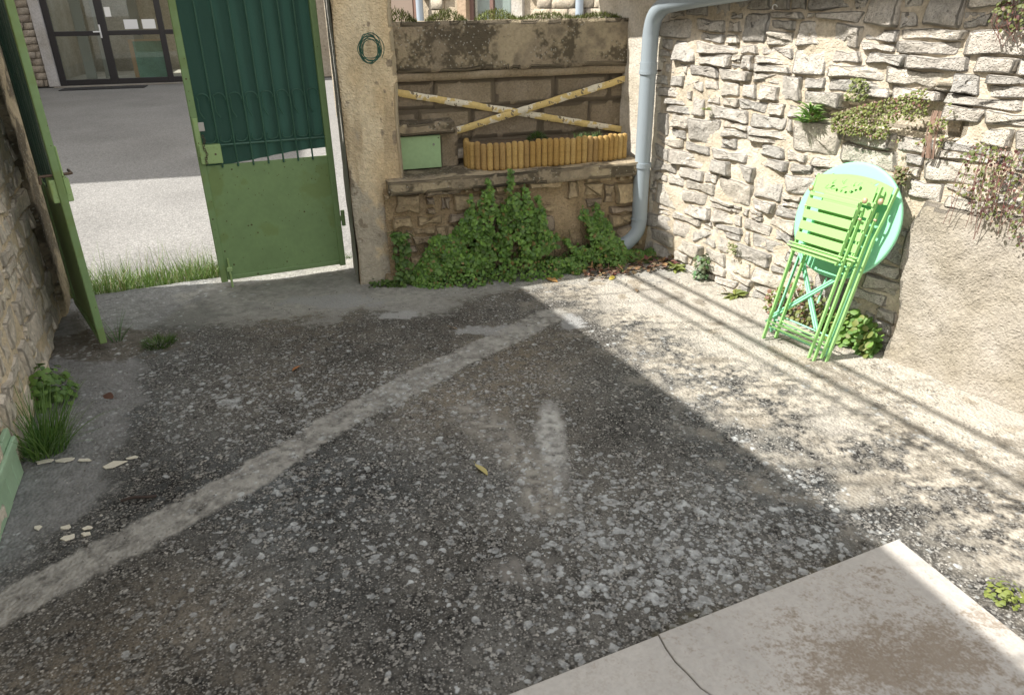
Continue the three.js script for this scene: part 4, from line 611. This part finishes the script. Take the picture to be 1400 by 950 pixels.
function tuft(name, label, pos, n, h, spread, w, seed, col = GREEN, bend = 0.8, m = grassMat) { return plant(name, label, 'weed', pos, L => { const r = rng(seed); for (let k = 0; k < n; k++) { const a = r() * 6.283, s = spread * Math.sqrt(r()); L.blade(V(Math.cos(a) * s * 0.6, 0, Math.sin(a) * s * 0.6), V(Math.cos(a) * between(r, 0.1, 0.8), 1, Math.sin(a) * between(r, 0.1, 0.8)), h * between(r, 0.45, 1.1), w * between(r, 0.7, 1.2), col(r), bend * between(r, 0.3, 1.3), r, 5); } }, m); }
tuft('grass_clump', 'tall grass clump at the foot of the rubble wall', [-1.89, 0, -2.49], 330, 0.28, 0.15, 0.006, 241, r => { const t = r(); return [mix(0.06, 0.16, t), mix(0.17, 0.28, t), mix(0.02, 0.05, t)]; }, 0.9);
tuft('grass_clump', 'few tall grass stalks rising above the clump at the rubble wall', [-1.97, 0, -2.52], 8, 0.52, 0.03, 0.004, 242, r => [0.09, 0.2, 0.05], 0.25);
tuft('grass_tuft', 'thin grass tuft at the foot of the open gate leaf', [-2.10, 0, -3.55], 26, 0.22, 0.05, 0.005, 243, r => [0.10, 0.2, 0.06], 0.7);
tuft('low_weed', 'low dark weed patch on the paving near the open gate leaf', [-1.86, 0, -3.50], 260, 0.05, 0.13, 0.007, 244, r => GREEN(r, 0.75), 1.4);
plant('leafy_weed', 'broad leaved weed growing between the rubble wall and the grass clump', 'weed', [-2.09, 0, -2.90], L => { const r = rng(245); for (let k = 0; k < 260; k++) { const a = r() * 6.28, s = Math.sqrt(r()) * 0.12, y = between(r, 0.01, 0.2) * (1 - s * 3); L.round(V(Math.cos(a) * s, y, Math.sin(a) * s), V(Math.cos(a), 1.1, Math.sin(a)), between(r, 0.018, 0.036), GREEN(r, 1.1), r, 1); } }, ivyMat);
// plants at the foot of the limestone wall
const rosette = (L, r, n, len, w, col, c = V(0, 0, 0), up = 0.7) => { for (let k = 0; k < n; k++) { const a = k * 2.4 + r(); L.blade(c.clone(), V(Math.cos(a), up * between(r, 0.6, 1.6), Math.sin(a)), len * between(r, 0.6, 1.15), w * between(r, 0.8, 1.2), col(r), 0.9, r, 5, 1); } };
const footAt = (a, z = 0.06) => onR(a, 0, z).toArray();
plant('dandelion', 'pale green dandelion rosette at the wall foot nearest the downpipe', 'weed', footAt(0.06, 0.05), L => { const r = rng(251); rosette(L, r, 26, 0.11, 0.026, q => YGREEN(q, 0.85)); });
plant('bushy_weed', 'small bushy grey green weed at the foot of the limestone wall', 'weed', footAt(0.30, 0.05), L => { const r = rng(252); for (let k = 0; k < 150; k++) { const a = r() * 6.28, s = Math.sqrt(r()) * 0.055, y = between(r, 0.01, 0.16); L.round(V(Math.cos(a) * s, y, Math.sin(a) * s), V(Math.cos(a), 0.8, Math.sin(a)), between(r, 0.015, 0.028), [0.13, 0.2, 0.09].map(q => q * between(r, 0.7, 1.2)), r); } });
plant('rosette_weed', 'broad light green rosette on the paving beside the chair feet', 'weed', footAt(0.62, 0.07), L => { const r = rng(253); rosette(L, r, 16, 0.10, 0.035, q => YGREEN(q, 0.8)); });
plant('trailing_weed', 'mixed weeds on the wall foot seen through the table legs', 'weed', footAt(1.08, 0.05), L => { const r = rng(254); for (let k = 0; k < 420; k++) { const x = between(r, -0.2, 0.22), y = between(r, 0.005, 0.24) * (1 - Math.abs(x) * 2.4); L.round(onR(1.08 + x, Math.max(0.006, y), 0.05 + between(r, -0.02, 0.08)).sub(V(...footAt(1.08, 0.05))), V(-0.6, between(r, 0.2, 1.2), between(r, -0.2, 0.6)), between(r, 0.012, 0.028), r() < 0.2 ? [0.25, 0.12, 0.07] : YGREEN(r, 0.7), r); } });
plant('round_leaved_weed', 'lush round leaved weed at the wall foot beside the cement patch', 'weed', footAt(1.46, 0.08), L => { const r = rng(255); for (let k = 0; k < 330; k++) { const x = between(r, -0.16, 0.11), y = Math.max(0.008, between(r, 0.0, 0.2) * (1 - Math.abs(x + 0.02) * 3.2)); L.round(onR(1.46 + x, y, 0.07 + between(r, -0.03, 0.10) * (1 - y * 2)).sub(V(...footAt(1.46, 0.08))), V(-0.6, between(r, 0.3, 1.3), between(r, -0.2, 0.6)), between(r, 0.022, 0.042), r() < 0.7 ? GREEN(r, 1.5) : YGREEN(r, 0.8), r); } });
plant('sprig_weed', 'small bright green sprig growing beside the doorstep slab', 'weed', [1.44, 0, -1.62], L => { const r = rng(256); for (let k = 0; k < 90; k++) { const a = r() * 6.28, s = Math.sqrt(r()) * 0.055; L.round(V(Math.cos(a) * s, between(r, 0.006, 0.05), Math.sin(a) * s), V(Math.cos(a) * 0.5, 1, Math.sin(a) * 0.5), between(r, 0.008, 0.017), YGREEN(r, 0.9), r, 1); } });
// plants rooted in the wall itself
function wallPlant(name, label, a, y, build, m = grassMat) { const b = onR(a, y, 0.02), t = thing(name, label, 'plant', b.toArray(), R(-60.4)), L = new Leaves(); build(L, rng(Math.round(a * 1000 + y * 77))); mesh('foliage', L.geo(), m, t); return t; }
wallPlant('wall_weed', 'bright green leafy tuft growing from the limestone wall ledge', 0.93, 1.09, (L, r) => { for (const [x, y, s] of [[0, -0.03, 1], [0.035, -0.05, 0.8], [-0.03, -0.06, 0.75], [0.01, 0.0, 0.8]]) rosette(L, r, 40, 0.1 * s, 0.011, q => GREEN(q, between(q, 1.2, 2.0)), V(x, y, 0.02 + 0.02 * r()), 1.2); });
wallPlant('stonecrop_mat', 'long yellow green stonecrop mat on the limestone wall ledge', 1.26, 1.06, (L, r) => { for (let k = 0; k < 3400; k++) { const x = between(r, -0.32, 0.38), hi = 0.03 + 0.20 * clamp((x + 0.2) / 0.58), y = between(r, -0.05, hi) , keep = fb(x * 9, y * 9, 3, 3); if (keep < 0.42) continue; const t = r(); L.round(V(x, y, 0.005 + 0.055 * keep + between(r, -0.01, 0.02)), V(between(r, -0.9, 0.9), between(r, 0.2, 1), 0.8), between(r, 0.006, 0.013), t < 0.1 ? [0.26, 0.13, 0.10] : t < 0.25 ? [0.35, 0.28, 0.2] : YGREEN(r, 0.85), r); } });
wallPlant('stonecrop_tuft', 'small stonecrop tuft on the limestone wall above the mat', 1.17, 1.21, (L, r) => { for (let k = 0; k < 130; k++) L.round(V(between(r, -0.05, 0.05), between(r, -0.05, 0.05), between(r, 0.0, 0.04)), V(between(r, -0.5, 0.5), 0.8, 0.8), between(r, 0.008, 0.016), YGREEN(r, 0.7), r); });
wallPlant('stonecrop_tuft', 'stonecrop tuft in the wall just above the mint table', 1.47, 0.86, (L, r) => { for (let k = 0; k < 120; k++) L.round(V(between(r, -0.035, 0.035), between(r, -0.04, 0.04), between(r, 0.0, 0.03)), V(between(r, -0.5, 0.5), 0.8, 0.8), between(r, 0.008, 0.016), r() < 0.4 ? [0.2, 0.13, 0.06] : YGREEN(r, 0.6), r); });
wallPlant('wall_sprout', 'tiny sprout in a joint of the limestone wall near the downpipe', 0.19, 1.02, (L, r) => rosette(L, r, 12, 0.04, 0.014, q => YGREEN(q, 0.7), V(0, 0, 0.02)));
wallPlant('wall_sprout', 'tiny sprout on the limestone wall beside the dandelion', 0.52, 0.26, (L, r) => { for (let k = 0; k < 50; k++) L.round(V(between(r, -0.03, 0.03), between(r, -0.03, 0.03), between(r, 0.01, 0.03)), V(0, 0.8, 0.8), between(r, 0.007, 0.014), YGREEN(r, 0.6), r); });
{
  const hang = (label, a, y, w, h, n) => { const t = wallPlant('hanging_creeper', label, a, y, (L, r) => { for (let k = 0; k < n; k++) { const x = between(r, -w, w), yy = -Math.pow(r(), 1.2) * h * (0.55 + 0.5 * clamp((x + w) / (2 * w))) + between(r, 0, 0.05); const u = r(); L.round(V(x, yy, 0.03 + between(r, 0, 0.06)), V(between(r, -0.6, 0.6), between(r, 0, 1), 0.9), between(r, 0.007, 0.015), u < 0.3 ? [mix(0.09, 0.16, r()), 0.04, 0.035] : u < 0.9 ? YGREEN(r, 0.6) : [0.3, 0.2, 0.14], r); } });
    const r = rng(261 + n), tw = []; for (let k = 0; k < 26; k++) { const x = between(r, -w, w); tw.push(tube([[x, 0.02, 0.03], [x + between(r, -0.03, 0.03), -h * 0.4, 0.06], [x + between(r, -0.05, 0.05), -h * between(r, 0.6, 1), 0.045]], 0.0013, 8, 4)); } mesh('stems', mergeGeometries(tw), mat(lin(0.2, 0.1, 0.08)), t); return t; };
  hang('reddish creeper trailing down over the cement patch', 1.93, 1.02, 0.17, 0.36, 430); hang('reddish yellow creeper hanging at the top of the limestone wall', 1.86, 1.58, 0.12, 0.16, 260);
  const r = rng(271), tw = []; for (let k = 0; k < 18; k++) { const x = between(r, -0.02, 0.02); tw.push(tube([[x, 0.1, 0.03], [x + between(r, -0.01, 0.01), 0, 0.035], [x + between(r, -0.015, 0.015), -0.1, 0.025]], 0.002, 6, 4)); }
  const o = thing('dry_stems', 'dry brown stem bundle hanging from the stonecrop mat', 'plant', onR(1.585, 1.06, 0.02).toArray(), R(-60.4)); mesh('stems', mergeGeometries(tw), mat(lin(0.3, 0.2, 0.15)), o);
}
// moss and stonecrop along the top of the terrace beam, and in the planter
{
  const at = (x, y, z) => terrace.localToWorld(V(x, y, z)).toArray(), spots = [[0.10, 0.13, 0.075, 'mossy stonecrop cushion on the beam end against the pillar'], [0.42, 0.12, 0.06, 'dark mossy cushion on the beam beyond the one at the pillar'], [0.74, 0.13, 0.06, 'bright yellow stonecrop cushion on the middle of the beam'], [1.08, 0.2, 0.035, 'low stonecrop strip along the beam before the sunlit house'], [1.42, 0.16, 0.03, 'sparse stonecrop strip on the beam end at the limestone wall']];
  for (const [x, w, h, label] of spots) plant('stonecrop_cushion', label, 'moss', at(x, 1.505, -0.37), L => { const r = rng(281 + Math.round(x * 100)); for (let k = 0; k < 700; k++) { const u = between(r, -1, 1), p = V(u * w, 0, between(r, -0.1, 0.035)); p.y = h * (1 - u * u) * r() - (p.z > 0.02 ? 0.03 * r() : 0); L.blade(p, V(between(r, -0.5, 0.5), 1, between(r, -0.3, 0.9)), between(r, 0.01, 0.028), 0.006, r() < 0.4 ? [0.12, 0.13, 0.05] : YGREEN(r, x > 0.6 && x < 0.9 ? 0.95 : 0.65), 0.4, r, 2); } }, grassMat, TX, 'cushions along the terrace beam');
  plant('planter_plant', 'round dark green cushion plant in the ochre log planter', 'plant', at(0.93, 0.79, -0.16), L => { const r = rng(291); for (let k = 0; k < 420; k++) { const a = r() * 6.28, b = Math.acos(r()); L.blade(V(Math.cos(a) * Math.sin(b) * 0.055, Math.cos(b) * 0.05, Math.sin(a) * Math.sin(b) * 0.05), V(Math.cos(a) * Math.sin(b), Math.cos(b) + 0.2, Math.sin(a) * Math.sin(b)), 0.025, 0.006, GREEN(r, 0.7), 0.3, r, 2); } }, grassMat, TX);
  plant('planter_plant', 'straggly green seedlings at the downpipe end of the log planter', 'plant', at(1.3, 0.79, -0.2), L => { const r = rng(293); for (let k = 0; k < 160; k++) L.blade(V(between(r, -0.09, 0.09), 0, between(r, -0.04, 0.04)), V(between(r, -0.6, 0.6), 1, between(r, -0.5, 0.5)), between(r, 0.02, 0.05), 0.006, GREEN(r, 0.8), 0.5, r, 3); }, grassMat, TX);
}
// ---------------------------------------------------------------- fallen leaves, flakes, grit
{
  const r = rng(301), L = new Leaves();
  for (let k = 0; k < 520; k++) { const u = r(), p = V(mix(0.50, 1.13, u) + between(r, -0.06, 0.06), between(r, 0.004, 0.035), mix(-4.46, -4.72, u) + between(r, -0.13, 0.09)); const b = r(); L.blade(p, V(between(r, -1, 1), between(r, -0.1, 0.35), between(r, -1, 1)), between(r, 0.02, 0.065), b < 0.5 ? between(r, 0.003, 0.006) : between(r, 0.014, 0.03), b < 0.5 ? [mix(0.2, 0.36, r()), mix(0.14, 0.26, r()), 0.12] : b < 0.9 ? [mix(0.10, 0.20, r()), mix(0.06, 0.12, r()), 0.055] : [0.30, 0.18, 0.08], between(r, -0.2, 0.4), r, 3, b < 0.5 ? 0 : 1); }
  const o = mesh('leaf_litter', L.geo(), leafMat({ transmission: 0.1, roughness: 0.85 })); o.userData = { kind: 'stuff', label: 'brown leaf litter in the corner below the downpipe', category: 'leaf litter' };
}
{
  const dead = leafMat({ transmission: 0.1, roughness: 0.8 });
  const spots = [[-1.05, -3.18, 0.06, [0.33, 0.13, 0.04], 'curled orange brown leaf on the lichened paving'], [-0.32, -3.64, 0.055, [0.42, 0.25, 0.1], 'pale tan leaf lying beside the trench stripe'], [-0.04, -4.50, 0.07, [0.36, 0.2, 0.07], 'tan leaf at the edge of the creeper heap'], [0.26, -4.38, 0.09, [0.40, 0.22, 0.07], 'large tan leaf at the tip of the sunlit paving'], [0.76, -4.18, 0.05, [0.34, 0.24, 0.15], 'curled leaf on the sunlit paving below the leaf litter'], [0.64, -4.40, 0.06, [0.55, 0.45, 0.08], 'yellow leaf in front of the leaf litter'], [1.30, -4.18, 0.05, [0.2, 0.14, 0.09], 'dark leaf near the rosette weed on the sunlit paving'], [-0.13, -2.30, 0.08, [0.42, 0.36, 0.14], 'yellowish stalk with leaf on the dark paving'], [1.0, -4.36, 0.03, [0.2, 0.12, 0.08], 'small dark leaf on the sunlit paving near the dandelion'], [-1.84, -2.92, 0.07, [0.14, 0.07, 0.05], 'dark withered leaf beside the broad leaved weed']];
  spots.forEach(([x, z, s, col, label], i) => { const r = rng(311 + i), L = new Leaves(); L.blade(V(-s / 2, 0.004, 0), V(1, 0.35, between(r, -0.3, 0.3)), s, s * 0.5, col, 0.7, r, 6, 1); L.blade(V(-s * 0.8, 0.003, 0), V(1, 0.05, 0), s * 0.35, 0.003, col.map(q => q * 0.7), 0, r, 2); const o = mesh('fallen_leaf', L.geo(), dead); tag(o, label, 'leaf', 'fallen leaves on the paving'); o.position.set(x, 0.006, z); o.rotation.y = r() * 6; });
  const st = mesh('stick', tube([[-0.055, 0.008, 0.012], [-0.02, 0.013, 0], [0.03, 0.012, -0.004], [0.06, 0.008, -0.014]], 0.0055, 20, 7), mat(lin(0.05, 0.035, 0.03))); tag(st, 'dark curved stick on the paving near the pale plaster flakes', 'stick'); st.position.set(-1.35, 0.002, -2.15);
  const fm = mat(lin(0.66, 0.62, 0.52), { bumpMap: scaled(T.plasterBump, 0.2), bumpScale: 0.003 });
  const flakes = [[-1.83, -2.405, 0.075, 0.026, 'long pale plaster flake beside the grass clump'], [-1.755, -2.415, 0.07, 0.028, 'pale plaster flake in the middle of the broken row'], [-1.68, -2.41, 0.06, 0.02, 'thin pale plaster flake at the end of the broken row'], [-1.545, -2.375, 0.075, 0.045, 'broad pale plaster flake lying apart on the paving'], [-1.50, -2.42, 0.05, 0.018, 'small pale plaster sliver behind the broad flake'], [-1.53, -2.0, 0.035, 0.02, 'pale chip on the grey cement by the trench stripe'], [-1.49, -1.95, 0.045, 0.025, 'larger pale chip in the scatter by the trench stripe'], [-1.44, -1.965, 0.03, 0.016, 'pale chip at the edge of the scatter by the trench stripe'], [-1.45, -1.995, 0.035, 0.018, 'pale sliver in the scatter by the trench stripe'], [-1.625, -2.0, 0.03, 0.02, 'pale pebble on the grey cement beside the green planks']];
  flakes.forEach(([x, z, a, b, label], i) => { const r = rng(331 + i), pts = []; for (let k = 0; k < 7; k++) { const th = (k + between(r, -0.4, 0.4)) / 7 * 6.283; pts.push(new THREE.Vector2(Math.cos(th) * a * between(r, 0.3, 0.62), Math.sin(th) * b * between(r, 0.3, 0.75))); } const g = new THREE.ExtrudeGeometry(new THREE.Shape(pts), { depth: 0.003, bevelEnabled: true, bevelThickness: 0.001, bevelSize: 0.001, bevelSegments: 1 }).rotateX(-Math.PI / 2); metreUV(g, r(), r()); const o = mesh('plaster_flake', g, fm); tag(o, label, 'flake', 'pale plaster flakes on the paving'); o.position.set(x, 0.004, z); o.rotation.set(between(r, -0.06, 0.06), between(r, -0.2, 0.5), between(r, -0.06, 0.06)); });
  // loose chippings
  const g = new THREE.IcosahedronGeometry(1, 0).scale(1, 0.55, 0.8), inst = new THREE.InstancedMesh(g, mat(lin(1, 1, 1), { roughness: 0.9 }), 5200), M = new THREE.Matrix4(), Q = new THREE.Quaternion(), E = new THREE.Euler(), r = rng(351);
  for (let k = 0; k < 10500; k++) { let x, z; do { x = between(r, -2.2, 1.9); z = between(r, -4.4, -0.9); } while (((x + 2.52) * 0.913 - (z + 3.72) * 0.41) < 0.1 || ((x - 1.10) * -0.869 + (z + 4.66) * 0.494) < 0.12 || z < -4.27 - 0.28 * (x + 1)); const s = between(r, 0.0014, 0.0042) * (r() < 0.05 ? 1.7 : 1); E.set(between(r, -0.4, 0.4), r() * 6, between(r, -0.4, 0.4)); M.compose(V(x, 0.002, z), Q.setFromEuler(E), V(s, s, s)); inst.setMatrixAt(k, M); const t = Math.pow(r(), 1.8); inst.setColorAt(k, lin(mix(0.10, 0.5, t), mix(0.095, 0.48, t), mix(0.085, 0.44, t))); }
  inst.name = 'loose_grit'; inst.userData = { kind: 'stuff', label: 'fine pale grit strewn over the paving', category: 'gravel' }; inst.castShadow = inst.receiveShadow = true; scene.add(inst);
}
{ // pale green planks standing along the rubble wall
  const t = thing('plank_panel', 'low pale green plank panel standing against the rubble wall', 'planks', [-1.882, 0, -2.335], R(-68)), m = painted([0.36, 0.52, 0.36], 0.6);
  for (let k = 0; k < 7; k++) mesh('plank', rbox(0.098, 0.20 - 0.006 * (k % 2), 0.018, 0.05 + k * 0.102, 0.102, 0.0, 0.004), m, t);
  mesh('batten', rbox(0.7, 0.04, 0.016, 0.36, 0.15, -0.018), m, t);
}
renderer.render(scene, camera);
